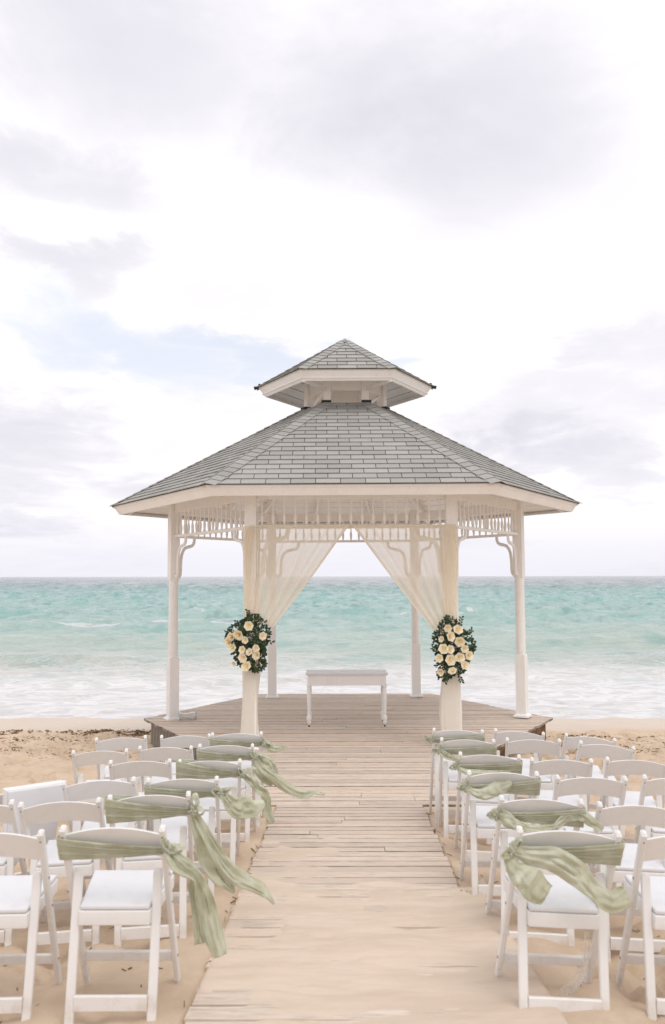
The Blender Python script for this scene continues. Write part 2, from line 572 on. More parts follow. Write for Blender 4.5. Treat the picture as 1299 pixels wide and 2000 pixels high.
class MB:
    """collects shapes into one mesh"""
    def __init__(s):
        s.v = []
        s.f = []

    def add(s, vs, fs):
        b = len(s.v)
        s.v += [tuple(v) for v in vs]
        s.f += [tuple(i + b for i in f) for f in fs]

    def box(s, c, size, rz=0.0, M_=None):
        hx, hy, hz = [a / 2 for a in size]
        vs = [Vector((x * hx, y * hy, z * hz)) for z in (-1, 1) for y in (-1, 1) for x in (-1, 1)]
        mm = Matrix.Rotation(rz, 3, 'Z') if M_ is None else M_
        vs = [mm @ v + Vector(c) for v in vs]
        s.add(vs, [(0, 2, 3, 1), (4, 5, 7, 6), (0, 1, 5, 4), (2, 6, 7, 3), (0, 4, 6, 2), (1, 3, 7, 5)])

    def beam(s, p0, p1, wd, ht, side=None, ch=0.0):
        """bar from p0 to p1; wd along 'side', ht across; octagonal if ch"""
        p0, p1 = Vector(p0), Vector(p1)
        t = (p1 - p0).normalized()
        if side is None:
            side = Vector((0, 0, 1)).cross(t)
            if side.length < 1e-4:
                side = Vector((1, 0, 0))
        side = Vector(side)
        side = (side - t * side.dot(t)).normalized()
        up_ = t.cross(side)
        a, b = wd / 2, ht / 2
        if ch:
            pr = [(a - ch, -b), (a, -b + ch), (a, b - ch), (a - ch, b), (-a + ch, b), (-a, b - ch), (-a, -b + ch), (-a + ch, -b)]
        else:
            pr = [(a, -b), (a, b), (-a, b), (-a, -b)]
        k = len(pr)
        vs = [p + side * u + up_ * v for p in (p0, p1) for u, v in pr]
        fs = [(i, (i + 1) % k, k + (i + 1) % k, k + i) for i in range(k)]
        fs += [tuple(range(k))[::-1], tuple(range(k, 2 * k))]
        s.add(vs, fs)

    def lathe(s, prof, c=(0, 0, 0), n=14):
        vs, fs = [], []
        for r, z in prof:
            for i in range(n):
                a = 2 * math.pi * i / n
                vs.append((c[0] + r * math.cos(a), c[1] + r * math.sin(a), c[2] + z))
        for j in range(len(prof) - 1):
            for i in range(n):
                fs.append((j * n + i, j * n + (i + 1) % n, (j + 1) * n + (i + 1) % n, (j + 1) * n + i))
        fs.append(tuple(range(n))[::-1])
        fs.append(tuple(range((len(prof) - 1) * n, len(prof) * n)))
        s.add(vs, fs)

    def tube(s, pts, rad, n=8, flat=1.0, side=None):
        vs, fs = [], []
        P = [Vector(p) for p in pts]
        for k, p in enumerate(P):
            t = (P[min(k + 1, len(P) - 1)] - P[max(k - 1, 0)]).normalized()
            sd_ = Vector(side) if side is not None else (Vector((0, 0, 1)).cross(t) if abs(t.z) < .95 else Vector((1, 0, 0)))
            sd_ = (sd_ - t * sd_.dot(t)).normalized()
            u = t.cross(sd_)
            r = rad[k] if isinstance(rad, (list, tuple)) else rad
            for i in range(n):
                a = 2 * math.pi * i / n
                vs.append(p + sd_ * (r * flat * math.cos(a)) + u * (r * math.sin(a)))
        for j in range(len(P) - 1):
            for i in range(n):
                fs.append((j * n + i, j * n + (i + 1) % n, (j + 1) * n + (i + 1) % n, (j + 1) * n + i))
        fs.append(tuple(range(n))[::-1])
        fs.append(tuple(range((len(P) - 1) * n, len(P) * n)))
        s.add(vs, fs)

    def mesh(s, name='m', smooth=False, bevel=0.0, seg=2):
        me = mesh_from(s.v, s.f, name)
        bm = bmesh.new()
        bm.from_mesh(me)
        bmesh.ops.recalc_face_normals(bm, faces=bm.faces)
        if bevel:
            es = [e for e in bm.edges if len(e.link_faces) == 2 and e.calc_face_angle(0) > .6]
            bmesh.ops.bevel(bm, geom=es, offset=bevel, segments=seg, affect='EDGES', profile=.6, clamp_overlap=True)
        bm.to_mesh(me)
        bm.free()
        if smooth:
            me.polygons.foreach_set('use_smooth', [True] * len(me.polygons))
        me.update()
        return me


def smooth_angle(me, deg=35):
    me.polygons.foreach_set('use_smooth', [True] * len(me.polygons))
    bm = bmesh.new()
    bm.from_mesh(me)
    for e in bm.edges:
        e.smooth = not (len(e.link_faces) == 2 and e.calc_face_angle(0) > R(deg))
    bm.to_mesh(me)
    bm.free()
    return me


# vectorised value noise
_perm = rng.random(65536)


def vn(x, y, seed=0):
    xi, yi = np.floor(x).astype(np.int64), np.floor(y).astype(np.int64)
    xf, yf = x - xi, y - yi
    u, v = xf * xf * xf * (xf * (xf * 6 - 15) + 10), yf * yf * yf * (yf * (yf * 6 - 15) + 10)

    def h(a, b):
        return _perm[((a * 73856093) ^ (b * 19349663) ^ (seed * 83492791)) & 65535]
    return (h(xi, yi) * (1 - u) + h(xi + 1, yi) * u) * (1 - v) + (h(xi, yi + 1) * (1 - u) + h(xi + 1, yi + 1) * u) * v


def fbm(x, y, seed=0, o=5, g=.5):
    s_, a, t = 0, 1, 0
    for i in range(o):
        s_ = s_ + a * vn(x * 2 ** i + i * 17.3, y * 2 ** i - i * 9.1, seed + i)
        t += a
        a *= g
    return s_ / t


def sstep(a, b, x):
    t = np.clip((x - a) / (b - a), 0, 1)
    return t * t * (3 - 2 * t)


# ------------------------------------------------------------------ beach sand
def plane_z(y):
    return .6545 - .079 * y


def xl(y):
    return -.616 + .0161 * (y - 3.6)


def xr(y):
    return .761 + .0223 * (y - 3.66)


CHAIRS = [
    # name, x, y of the back posts, z of their tops, roll
    ('LA1', -0.827, 7.350, 0.864, 1.0), ('LA2', -0.850, 6.800, 0.872, -0.1), ('LA3', -0.862, 5.999, 0.923, -1.0),
    ('LA4', -0.928, 5.286, 0.966, 0.7), ('LA5', -0.993, 4.637, 1.033, 1.6), ('LA6', -0.927, 3.616, 1.157, -0.1),
    ('LB1', -1.312, 7.600, 0.799, 0.5), ('LB2', -1.374, 7.011, 0.815, -0.1), ('LB3', -1.386, 6.150, 0.889, 0.6),
    ('LB4', -1.418, 5.182, 0.981, 3.4), ('LB5', -1.489, 4.674, 0.988, 3.4), ('LB6', -1.466, 3.687, 1.116, -0.7),
    ('LC1', -1.861, 7.500, 0.801, 1.7), ('LC2', -1.877, 6.886, 0.812, 0.9), ('LC5', -1.976, 4.700, 0.968, 3.6),
    ('RA1', 1.093, 7.450, 0.871, -1.8), ('RA2', 1.095, 6.943, 0.885, -1.2), ('RA3', 1.133, 6.181, 0.922, -2.4),
    ('RA4', 1.057, 5.322, 0.992, -0.9), ('RA5', 1.104, 4.547, 1.031, -3.2), ('RA6', 1.004, 3.657, 1.129, -3.4),
    ('RB1', 1.659, 7.584, 0.833, -4.4), ('RB2', 1.637, 6.981, 0.877, -0.1), ('RB3', 1.650, 6.175, 0.888, -0.1),
    ('RB4', 1.614, 5.345, 0.956, -1.3), ('RB5', 1.628, 4.550, 0.996, -2.0), ('RB6', 1.536, 3.660, 1.108, -2.0),
    ('RC1', 2.265, 7.500, 0.800, -7.1), ('RC2', 2.214, 6.891, 0.852, -7.4), ('RC3', 2.200, 6.180, 0.883, -2.0),
    ('RC4', 2.157, 5.330, 0.954, -2.0),
]


def axis(a, b, fine, g, outer_lo, outer_hi):
    c = list(np.arange(a, b, fine))
    st = fine
    v = b
    hi = []
    while v < outer_hi:
        hi.append(v)
        st *= g
        v += st
    hi.append(outer_hi)
    st = fine
    v = a
    lo = []
    while True:
        st *= g
        v -= st
        if v < outer_lo:
            break
        lo.append(v)
    lo.append(outer_lo)
    return np.array(lo[::-1] + c + hi)


def sand_h(X, Y):
    ax = np.abs(X - .1)
    z = plane_z(np.clip(Y, -3, 200))
    z = np.where(Y < -3, plane_z(-3.0), z)
    z = z - .012 - .045 * np.clip((ax - .75) / 1.0, 0, 1.15) * sstep(11, 8.5, Y)
    z = z + (fbm(X * .55, Y * .55, 3, 4) - .5) * .07 * sstep(.8, 2.2, ax)
    z = z + (fbm(X * 2.2, Y * 2.6, 8, 4) - .5) * .085 * sstep(.65, 1.0, ax)
    # footprints and wind-worn pits
    f = fbm(X * 3.6 + 2 * vn(X, Y, 4), Y * 4.2, 21, 3)
    damp = sstep(16.2, 15.0, Y)
    z = z - np.clip(f - .50, 0, .3) * .50 * sstep(.8, 1.3, ax) * damp
    z = z + (fbm(X * 8, Y * 8, 31, 3) - .5) * .022 * damp * sstep(.7, .9, ax)
    belt = sstep(10.5, 12.0, Y) * sstep(15.8, 15.0, Y)
    z = z + (fbm(X * 4.5, Y * 6.0, 41, 4, .6) - .5) * .11 * belt
    # blown sand banked against the right edge of the walk
    z = z + .035 * np.exp(-((X - 1.05) / .22) ** 2) * sstep(5.6, 4.6, Y)
    # keep clear below the walk and landing
    u = sstep(xl(Y) - .02, xl(Y) + .05, X) * (1 - sstep(xr(Y) - .05, xr(Y) + .02, X)) * sstep(8.4, 8.2, Y)
    z = z * (1 - u) + (plane_z(Y) - .09) * u
    deck = sstep(8.30, 8.38, Y) * sstep(16.1, 15.9, Y) * sstep(-1.30, -1.2, X) * (1 - sstep(1.75, 1.85, X))
    z = np.where(deck > 0, np.minimum(z, -.06 - .05 * deck), z)
    # small mounds and scour round the chair feet
    return z


xs = axis(-3.6, 3.8, .028, 1.09, -900, 900)
ys = axis(2.8, 9.0, .028, 1.012, -80, 60)
X, Y = np.meshgrid(xs, ys)
Z = sand_h(X, Y)
for nm, cx, cy, cz, rl in CHAIRS:
    for fx in (-.205, .205):
        for fy, hgt in ((.03, .016), (.40, .016)):
            d2 = ((X - cx - fx) ** 2 + (Y - cy - fy) ** 2)
            Z += hgt * np.exp(-d2 / .006) - .012 * np.exp(-d2 / .0012)
ground = new_obj('beach_sand', grid_mesh(X, Y, Z), M['sand'], kind='structure')


# sand blown over the near part of the walk
bx = np.arange(-.72, 1.02, .0115)
by = np.arange(2.6, 7.6, .0115)
X, Y = np.meshgrid(bx, by)
Yb = 6.20 - .95 * X + 1.0 * (vn(X * 2.3 + 3, Y * .9, 77) - .5) + .5 * (vn(X * 6, Y * 3.5 + X * 2, 78) - .5)
cover = .0125 - .027 * sstep(-.9, .9, Y - Yb)
str_ = fbm(X * 1.9 + .3, Y * 8.5 + X * 1.2, 155, 5, .6) - .5
str2 = fbm(X * 1.5, Y * 2.6 - X * .9, 165, 4, .6) - .5
h = cover - .003 + str_ * .030 + str2 * .034
for (gx, gy, rx, ry, a) in [(-.42, 4.75, .16, .16, .017), (-.30, 4.45, .25, .06, .012), (-.50, 3.75, .14, .20, .016), (-.18, 3.62, .3, .10, .012),
                            (.02, 5.35, .20, .04, .010), (.25, 5.1, .10, .05, .010), (.45, 4.75, .14, .04, .008), (.05, 4.25, .12, .05, .010),
                            (.5, 3.45, .4, .06, .012), (.0, 4.6, .06, .04, .010), (-.05, 3.9, .3, .05, .008), (.45, 5.7, .3, .05, .010), (-.35, 4.95, .2, .03, .012), (.62, 5.25, .15, .07, .012), (-.1, 4.95, .12, .03, .012), (.3, 4.3, .12, .03, .01)]:
    jx = (vn(X * 5, Y * 5, 71) - .5) * .16
    jy = (vn(X * 3, Y * 14, 72) - .5) * .10
    h -= 1.6 * a * np.exp(-(((X + jx - gx) / rx) ** 4) - (((Y + jy - gy) / ry) ** 2))
h += .020 * sstep(.62, .95, X) * sstep(5.9, 5.0, Y)
h -= .035 * sstep(xl(Y) + .010, xl(Y) - .012, X)
h -= .10 * sstep(.93, 1.01, X) + .06 * sstep(xr(Y) - .01, xr(Y) + .03, X) * sstep(5.5, 5.9, Y)
h = np.maximum(h, -.035)
Z = plane_z(Y) + h
drift = new_obj('drifted_sand', grid_mesh(X, Y, Z), M['drift'], kind='stuff')

# ------------------------------------------------------------------ planks
walk = empty('boardwalk')
walk['kind'] = 'structure'
deck = empty('gazebo_deck')
deck['kind'] = 'structure'
PITCH_B, TH = .142, .032
GC = Vector((.235, 13.26, 0))
GROT = R(.6)


def plank(parent, x0a, x0b, x1a, x1b, y0, y1, z0, z1, wob=.0016):
    """plank whose left end runs x0a..x0b and right end x1a..x1b (near edge .. far edge)"""
    n = 6
    jit = [random.uniform(-wob, wob) for _ in range(4)]
    lift = random.uniform(-.0018, .0022)
    cx, cy, cz = (x0a + x1a) / 2, (y0 + y1) / 2, (z0 + z1) / 2
    g = random.uniform(.0022, .0052)
    y0_, y1_ = y0 + g, y1 - g
    mb = MB()
    xa = [x0a, x1a]
    xb = [x0b, x1b]
    c = .004
    vs = []
    for k in (0, 1):
        yy0 = y0_ + jit[k]
        yy1 = y1_ + jit[2 + k]
        for (yy, zz, xx) in ((yy0, z0 - TH, xa[k]), (yy0, z0 - c, xa[k]), (yy0 + c * .6, z0, xa[k]), (yy1 - c, z1, xb[k]), (yy1, z1 - c, xb[k]), (yy1, z1 - TH, xb[k])):
            vs.append((xx - cx, yy - cy, zz - cz + lift))
    fs = [(i, (i + 1) % 6, 6 + (i + 1) % 6, 6 + i) for i in range(6)] + [(5, 4, 3, 2, 1, 0), (6, 7, 8, 9, 10, 11)]
    mb.add(vs, fs)
    me = mb.mesh('plank')
    me.materials.append(M['plank'])
    me.materials.append(M['seam_shade'])
    for p_ in me.polygons:          # edges coloured dark to paint in the gap shade, tops keep the plank colour
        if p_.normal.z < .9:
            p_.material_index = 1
    o = new_obj('plank', me, None, parent)
    o.location = (cx, cy, cz)
    return o


y = 2.35
while y < 8.27:
    a, b = y, y + PITCH_B
    e0, e1 = random.uniform(-.008, .008), random.uniform(-.008, .012)
    if random.random() < .3:
        s_ = random.uniform(-.2, .4)
        plank(walk, xl(a) + e0, xl(b) + e0, s_ - .002, s_ - .002, a, b, plane_z(a), plane_z(b))
        plank(walk, s_ + .002, s_ + .002, xr(a) + e1, xr(b) + e1, a, b, plane_z(a), plane_z(b))
    else:
        plank(walk, xl(a) + e0, xl(b) + e0, xr(a) + e1, xr(b) + e1, a, b, plane_z(a), plane_z(b))
    y = b
# side joists of the walk
for fx in (lambda q: xl(q) + .03, lambda q: xr(q) - .03):
    mb = MB()
    mb.beam((fx(2.4), 2.4, plane_z(2.4) - .085), (fx(8.25), 8.25, plane_z(8.25) - .085), .045, .10)
    new_obj('joist', mb.mesh(), M['oldwood'], walk)

R_D = 3.18
HD = R_D * math.sqrt(3) / 2


def hex_x(yy):
    t = min(abs(yy - GC.y), HD)
    return R_D - t / math.sqrt(3)


y = 8.30
yb = []
while y < GC.y + HD - .01:
    yb.append((y, min(y + PITCH_B, GC.y + HD)))
    y += PITCH_B
for a, b in yb:
    def ends(q):
        if q < GC.y - HD:
            return -1.30, 1.82
        return GC.x - hex_x(q), GC.x + hex_x(q)
    a0, a1 = ends(a)
    b0, b1 = ends(b)
    e0, e1 = random.uniform(-.012, .012), random.uniform(-.012, .018)
    a0, b0, a1, b1 = a0 + e0, b0 + e0, a1 + e1, b1 + e1
    cuts = sorted(random.uniform(-.8, 1.3) for _ in range(1))
    if random.random() < .35:
        cuts = []
    xs_a = [a0] + cuts + [a1]
    xs_b = [b0] + cuts + [b1]
    for k in range(len(xs_a) - 1):
        plank(deck, xs_a[k] + .002, xs_b[k] + .002, xs_a[k + 1] - .002, xs_b[k + 1] - .002, a, b, 0, 0)

hexv = [Vector((GC.x + R_D * math.cos(R(60 * k)), GC.y + R_D * math.sin(R(60 * k)), 0)) for k in range(6)]
# rim boards and joists below the planks
for k in range(6):
    p, q = hexv[k], hexv[(k + 1) % 6]
    c = Vector((GC.x, GC.y, 0))
    p2, q2 = p + (c - p) * .05, q + (c - q) * .05
    mb = MB()
    mb.beam(p2 + Vector((0, 0, -.10)), q2 + Vector((0, 0, -.10)), .04, .13)
    new_obj('rim_board', mb.mesh(), M['oldwood'] if k not in (0, 5) else M['brown'], deck)
mb = MB()
mb.beam((-1.28, 8.345, -.075), (1.80, 8.345, -.075), .03, .085)
new_obj('rim_board', mb.mesh(), M['oldwood'], deck)
# vertical skirting boards along the front-left side (the front-right side has lost its own)
p, q = hexv[3], hexv[4]
d = (q - p).normalized()
L = (q - p).length
nrm = Vector((d.y, -d.x, 0))
n = 22
for k in range(n):
    if k in (3, 9):
        pass
    s0, s1 = .10 + k * (L - .2) / n, .10 + (k + 1) * (L - .2) / n - .006
    c = p + d * (s0 + s1) / 2 - nrm * 0
    inward = (GC - c)
    inward.z = 0
    c = c + inward.normalized() * .10
    mb = MB()
    top, bot = -.036 - random.uniform(0, .012), -.60
    mb.box((0, 0, (top + bot) / 2), (s1 - s0, .022, top - bot), math.atan2(d.y, d.x) + random.uniform(-.02, .02))
    o = new_obj('skirting_board', mb.mesh(), M['oldwood'], deck)
    o.location = c
for (sx, sy) in ((GC.x + 2.98, GC.y - .04), (GC.x + 2.55, GC.y - .78), (GC.x + 2.1, GC.y - 1.55), (GC.x - 2.9, GC.y + .05)):
    mb = MB()
    mb.box((0, 0, -.3), (.13, .13, .52))
    o = new_obj('support_post', mb.mesh(bevel=.006), M['brown'], deck)
    o.location = (sx, sy, -.036)
mb = MB()
mb.beam((GC.x + 2.96, GC.y - .10, -.125), (GC.x + 2.5, GC.y - .92, -.125), .05, .15)
new_obj('bearer', mb.mesh(), M['brown'], deck)

# ------------------------------------------------------------------ sea
WL = -.765


def sea_axis():
    v, out, st = 16.6, [], .05
    while v < 26000:
        out.append(v)
        st = max(.05, (v - 10) * .0052) if v < 220 else v * .012
        v += st
    return np.array(out)


ys = sea_axis()
us = np.linspace(-1, 1, 420)
us = np.sign(us) * (np.abs(us) * .50 + np.abs(us) ** 9 * 1.6)
Yg = np.repeat(ys[:, None], len(us), 1)
Xg = us[None, :] * (Yg + 3)
Xg = Xg + (fbm(us[None, :] * 40, np.log(Yg) * 20, 5, 2) - .5) * .2
A = .02 + .30 * sstep(26, 110, Yg)
A = A * (1 - .55 * sstep(300, 1500, Yg))
Zs = np.zeros_like(Xg)
crest = np.zeros_like(Xg)
wavesets = []
for i in range(26):
    lam = 2.2 * 1.22 ** i if i < 14 else 1.2 * 1.35 ** (i - 14)
    ang = rng.normal(0, .55)
    wavesets.append((lam, ang, rng.random() * 6.28, .085 * lam ** .45))
for lam, ang, ph, am in wavesets:
    kx, ky = math.sin(ang) * 6.283 / lam, math.cos(ang) * 6.283 / lam
    loc = np.clip((lam / (Yg * .022 + .3)), 0, 1)
    warp = 1.8 * fbm(Xg * .35 / lam, Yg * .45 / lam, int(lam * 10), 2)
    phs = kx * Xg + ky * Yg + ph + warp * 3.0
    s1 = np.sin(phs)
    Zs += am * loc * (1 - np.abs(s1)) * .9 * fbm(Xg * .22 / lam, Yg * .22 / lam, int(lam * 7) + 3, 2)
crest = (Zs - Zs.mean()) / (Zs.std() + 1e-6)
Zs = (Zs - Zs.mean())
Zs = Zs * (.10 + .9 * sstep(22, 60, Yg))
# low breaking rollers close to the beach
for (y0, amp, wd, seed, ph) in ((29.5, .30, 1.0, 91, .2), (24.0, .12, .8, 92, 1.0), (37.0, .30, 1.6, 93, 2.0), (46., .34, 2.2, 94, .6), (58., .34, 2.6, 95, .6), (21.0, .05, .5, 96, 2)):
    yc = y0 + 3.2 * (fbm(Xg * .10, Xg * 0 + seed, seed, 3) - .5) + .04 * Xg
    t = (Yg - yc) / wd
    env = sstep(.38, .62, fbm(Xg * .07 + ph * 3, Xg * 0 + ph, seed + 3, 2))
    prof = np.exp(-(np.clip(t, 0, None)) ** 2 * .35) * np.exp(-(np.clip(-t, 0, None)) ** 2 * 2.4)
    Zs += amp * prof * env
    crest = np.maximum(crest, (prof ** 6) * env * 3.2 * sstep(.52, .62, fbm(Xg * .35, Yg * .1, seed + 7, 3)))
Zs += (fbm(Xg * 1.5, Yg * 3.0, 61, 4, .6) - .5) * .05 * sstep(18, 21, Yg) * sstep(200, 60, Yg)
Zs *= sstep(16.9, 19.0, Yg) * .97 + .03
sea_me = grid_mesh(Xg, Yg, Zs + WL)
at = sea_me.attributes.new('crest', 'FLOAT', 'POINT')
at.data.foreach_set('value', np.clip(crest * .30, 0, 1).astype(np.float32).ravel())
sea = new_obj('sea', sea_me, M['sea'], kind='structure')

# ------------------------------------------------------------------ gazebo
gaz = empty('gazebo', GC, (0, R(-.30), GROT))
tag(gaz, 'white six-sided wedding gazebo with grey shingled two-tier roof on the beach deck', 'gazebo')
R_P = 2.63
Z_RAIL, Z_BEAM = 2.845, 3.215


SIDE = [1.035]          # the gazebo is a little wider than a regular hexagon


def hv(r, k, z=0.0):
    f = SIDE[0] if k % 3 == 0 else 1.0
    return Vector((r * f * math.cos(R(60 * k)), r * math.sin(R(60 * k)), z))


def post_parts():
    a = MB()
    # square foot, round shaft, square head
    s = .154
    a.box((0, 0, .505), (s, s, .91))
    me1 = a.mesh('post_base', bevel=.006)
    b = MB()
    b.lathe([(.069, .955), (.0745, .975), (.0745, 1.1), (.073, 1.6), (.0735, 2.05), (.0745, 2.15), (.069, 2.17)], n=22)
    me2 = smooth_angle(b.mesh('shaft'), 40)
    c = MB()
    c.box((0, 0, 2.79), (.150, .150, 1.26))
    me3 = c.mesh('post_head', bevel=.005)
    d = MB()
    d.box((0, 0, .0125), (.235, .235, .025))
    vs = [(x * r, y * r, z) for r, z in ((.110, .0255), (.080, .052)) for x, y in ((-1, -1), (1, -1), (1, 1), (-1, 1))]
    d.add(vs, [(0, 1, 5, 4), (1, 2, 6, 5), (2, 3, 7, 6), (3, 0, 4, 7), (4, 5, 6, 7), (3, 2, 1, 0)])
    me4 = d.mesh('plinth')
    return me1, me2, me3, me4


pm = post_parts()
for k in range(6):
    v = hv(R_P, k)
    # front and back posts stand square to the front, the side posts follow the splayed bays
    rz = {0: R(60), 3: R(-60)}.get(k, 0)
    po = empty('post', v, (0, 0, rz), gaz)
    for nm, me in zip(('post_foot', 'shaft', 'post_head', 'plinth'), pm):
        new_obj(nm, me, M['paint'], po)

# frieze: rail, spindles, beam, brackets
sp = MB()
sp.lathe([(.013, 0), (.013, .02), (.019, .05), (.023, .095), (.019, .125), (.0115, .15), (.0115, .30), (.015, .33), (.015, .345)], n=8)
sp_me = smooth_angle(sp.mesh('spindle'), 45)
br = MB()
pts = []
for t in np.linspace(0, 1, 17):
    # S-shaped bracket: from the post outward and up to the rail
    ctrl = [(.0, -.60), (.055, -.615), (.085, -.56), (.088, -.42), (.11, -.27), (.18, -.165), (.29, -.135), (.37, -.115), (.41, -.06), (.415, .0)]
    f = t * (len(ctrl) - 1)
    i = min(int(f), len(ctrl) - 2)
    u = f - i
    p0, p1, p2, p3 = [ctrl[min(max(i + j, 0), len(ctrl) - 1)] for j in (-1, 0, 1, 2)]
    q = [.5 * (2 * p1[c] + (p2[c] - p0[c]) * u + (2 * p0[c] - 5 * p1[c] + 4 * p2[c] - p3[c]) * u * u + (3 * p1[c] - p0[c] - 3 * p2[c] + p3[c]) * u ** 3) for c in (0, 1)]
    pts.append((q[0], 0, q[1]))
br.tube(pts, .027, 8, flat=.8, side=(0, 1, 0))
br_me = smooth_angle(br.mesh('bracket'), 50)
for k in range(6):
    p, q = hv(R_P, k), hv(R_P, (k + 1) % 6)
    d = (q - p).normalized()
    L = (q - p).length
    ang = math.atan2(d.y, d.x)
    fr = empty('frieze', p, (0, 0, ang), gaz)
    mb = MB()
    mb.box((L / 2, 0, Z_RAIL), (L - .152, .055, .042))
    new_obj('lower_rail', mb.mesh(bevel=.004), M['paint'], fr)
    mb = MB()
    mb.box((L / 2, 0, Z_BEAM + .07), (L - .152, .05, .14))
    new_obj('header_beam', mb.mesh(bevel=.004), M['paint'], fr)
    ns = 17
    for j in range(ns):
        o = new_obj('spindle', sp_me, M['paint'], fr)
        o.location = (.075 + (L - .15) * (j + .5) / ns, 0, Z_RAIL + .022)
        o.scale = (1, 1, (Z_BEAM - Z_RAIL - .022) / .345)
    for sgn in (0, 1):
        o = new_obj('bracket', br_me, M['paint'], fr)
        o.location = (.075 if sgn == 0 else L - .075, 0, Z_RAIL - .02)
        if sgn:
            o.scale = (-1, 1, 1)


def roof(prefix, R_e, z_e, R_t, z_t, th, fasc_h, n_rows, exposure, tab_w, vis_faces, cupola=False):
    root = empty(prefix, (0, 0, 0), parent=gaz)
    ap = math.sqrt(3) / 2
    sheath = MB()
    # sheathing: one wedge slab per face
    for k in range(6):
        a0, a1 = hv(R_e, k, z_e), hv(R_e, (k + 1) % 6, z_e)
        b0, b1 = hv(R_t, k, z_t), hv(R_t, (k + 1) % 6, z_t)
        dn = Vector((0, 0, -th))
        if R_t < .02:
            vs = [a0, a1, b0, a0 + dn, a1 + dn, b0 + dn]
            sheath.add(vs, [(0, 1, 2), (5, 4, 3), (0, 3, 4, 1)])
        else:
            vs = [a0, a1, b1, b0, a0 + dn, a1 + dn, b1 + dn, b0 + dn]
            sheath.add(vs, [(0, 1, 2, 3), (7, 6, 5, 4), (0, 4, 5, 1), (2, 6, 7, 3)])
    new_obj('sheathing', mesh_from(sheath.v, sheath.f, 'sheathing'), M['paint'], root)
    # fascia boards, square to the roof slope (bottom edge leans in)
    slope = math.atan2(z_t - z_e, (R_e - R_t) * ap)
    for k in range(6):
        fa = MB()
        t0 = .028
        Rt_, Rb = R_e + .012, R_e + .012 - fasc_h * math.sin(slope) / ap
        zt_, zb_ = z_e + .001, z_e - fasc_h * math.cos(slope)
        o0, o1 = hv(Rt_, k, zt_), hv(Rt_, (k + 1) % 6, zt_)
        o2, o3 = hv(Rb, (k + 1) % 6, zb_), hv(Rb, k, zb_)
        i0, i1 = hv(Rt_ - t0 / ap, k, zt_ - .002), hv(Rt_ - t0 / ap, (k + 1) % 6, zt_ - .002)
        i2, i3 = hv(Rb - t0 / ap, (k + 1) % 6, zb_ + .002), hv(Rb - t0 / ap, k, zb_ + .002)
        fa.add([o0, o1, o2, o3, i0, i1, i2, i3], [(0, 3, 2, 1), (4, 5, 6, 7), (0, 1, 5, 4), (3, 7, 6, 2), (0, 4, 7, 3), (1, 2, 6, 5)])
        new_obj('fascia_board', fa.mesh('fascia'), M['paint'], root)
    # shingles in courses
    stuff = MB()
    eave = MB()
    for k in range(6):
        a0, a1 = hv(R_e + .03, k, z_e), hv(R_e + .03, (k + 1) % 6, z_e)
        mid_e = (a0 + a1) / 2
        mid_t = (hv(R_t, k, z_t) + hv(R_t, (k + 1) % 6, z_t)) / 2
        zs = z_e - .03 * ap * math.tan(slope)
        mid_e.z = zs
        xd = (a1 - a0).normalized()
        ud = (mid_t - mid_e)
        SL = ud.length
        ud.normalize()
        nd = xd.cross(ud).normalized()
        if nd.z < 0:
            nd = -nd
        half_e = (a1 - a0).length / 2
        half_t = R_t / 2
        cw = SL / n_rows
        for r_ in range(n_rows):
            s0, s1 = r_ * cw - .004, min((r_ + 1) * cw + .018, SL)
            h0 = half_e + (half_t - half_e) * (r_ * cw) / SL
            h1 = half_e + (half_t - half_e) * min((r_ + 1) * cw, SL) / SL
            off = (r_ % 2) * .5 * tab_w + random.uniform(-.006, .006)
            x = -math.ceil(half_e / tab_w) * tab_w - off + .5 * tab_w
            while x < h0:
                xa, xb = x + .0042, x + tab_w - .0042
                x += tab_w
                # clip to the wedge
                xa0, xb0 = max(xa, -h0), min(xb, h0)
                xa1, xb1 = max(xa, -h1), min(xb, h1)
                if xb0 - xa0 < .02:
                    continue
                if xb1 < xa1:
                    xa1 = xb1 = (xa1 + xb1) / 2
                lo, hi = .020 + random.uniform(0, .003), .006
                tk = .011
                P = []
                for (xx, ss, nn) in ((xa0, s0, lo), (xb0, s0, lo), (xb1, s1, hi), (xa1, s1, hi), (xa0, s0, lo - tk), (xb0, s0, lo - tk), (xb1, s1, hi - tk), (xa1, s1, hi - tk)):
                    P.append(mid_e + xd * xx + ud * ss + nd * nn)
                F = [(0, 1, 2, 3), (0, 4, 5, 1), (1, 5, 6, 2), (3, 7, 4, 0)]
                if k in vis_faces:
                    c = sum(P, Vector()) / 8
                    o = new_obj('shingle', mesh_from([q - c for q in P], F, 'shingle'), M['shingle'], root)
                    o.location = c
                else:
                    stuff.add(P, F)
        # dark starter strip that shows in the joints and as the thin line at the eave
        P = [mid_e + xd * s * hh + ud * ss + nd * .003 for s, hh, ss in ((-1, half_e - .01, .004), (1, half_e - .01, .004), (1, half_t, SL), (-1, half_t, SL))]
        P2 = [q - nd * .006 for q in P]
        eave.add(P + P2, [(0, 1, 2, 3), (7, 6, 5, 4), (0, 4, 5, 1)])
    new_obj('underlay', mesh_from(eave.v, eave.f, 'underlay'), M['dark'], root)
    if stuff.v:
        new_obj('shingles', mesh_from(stuff.v, stuff.f, 'shingles'), M['shingle_s'], root, kind='stuff')
    # hip caps
    capstuff = MB()
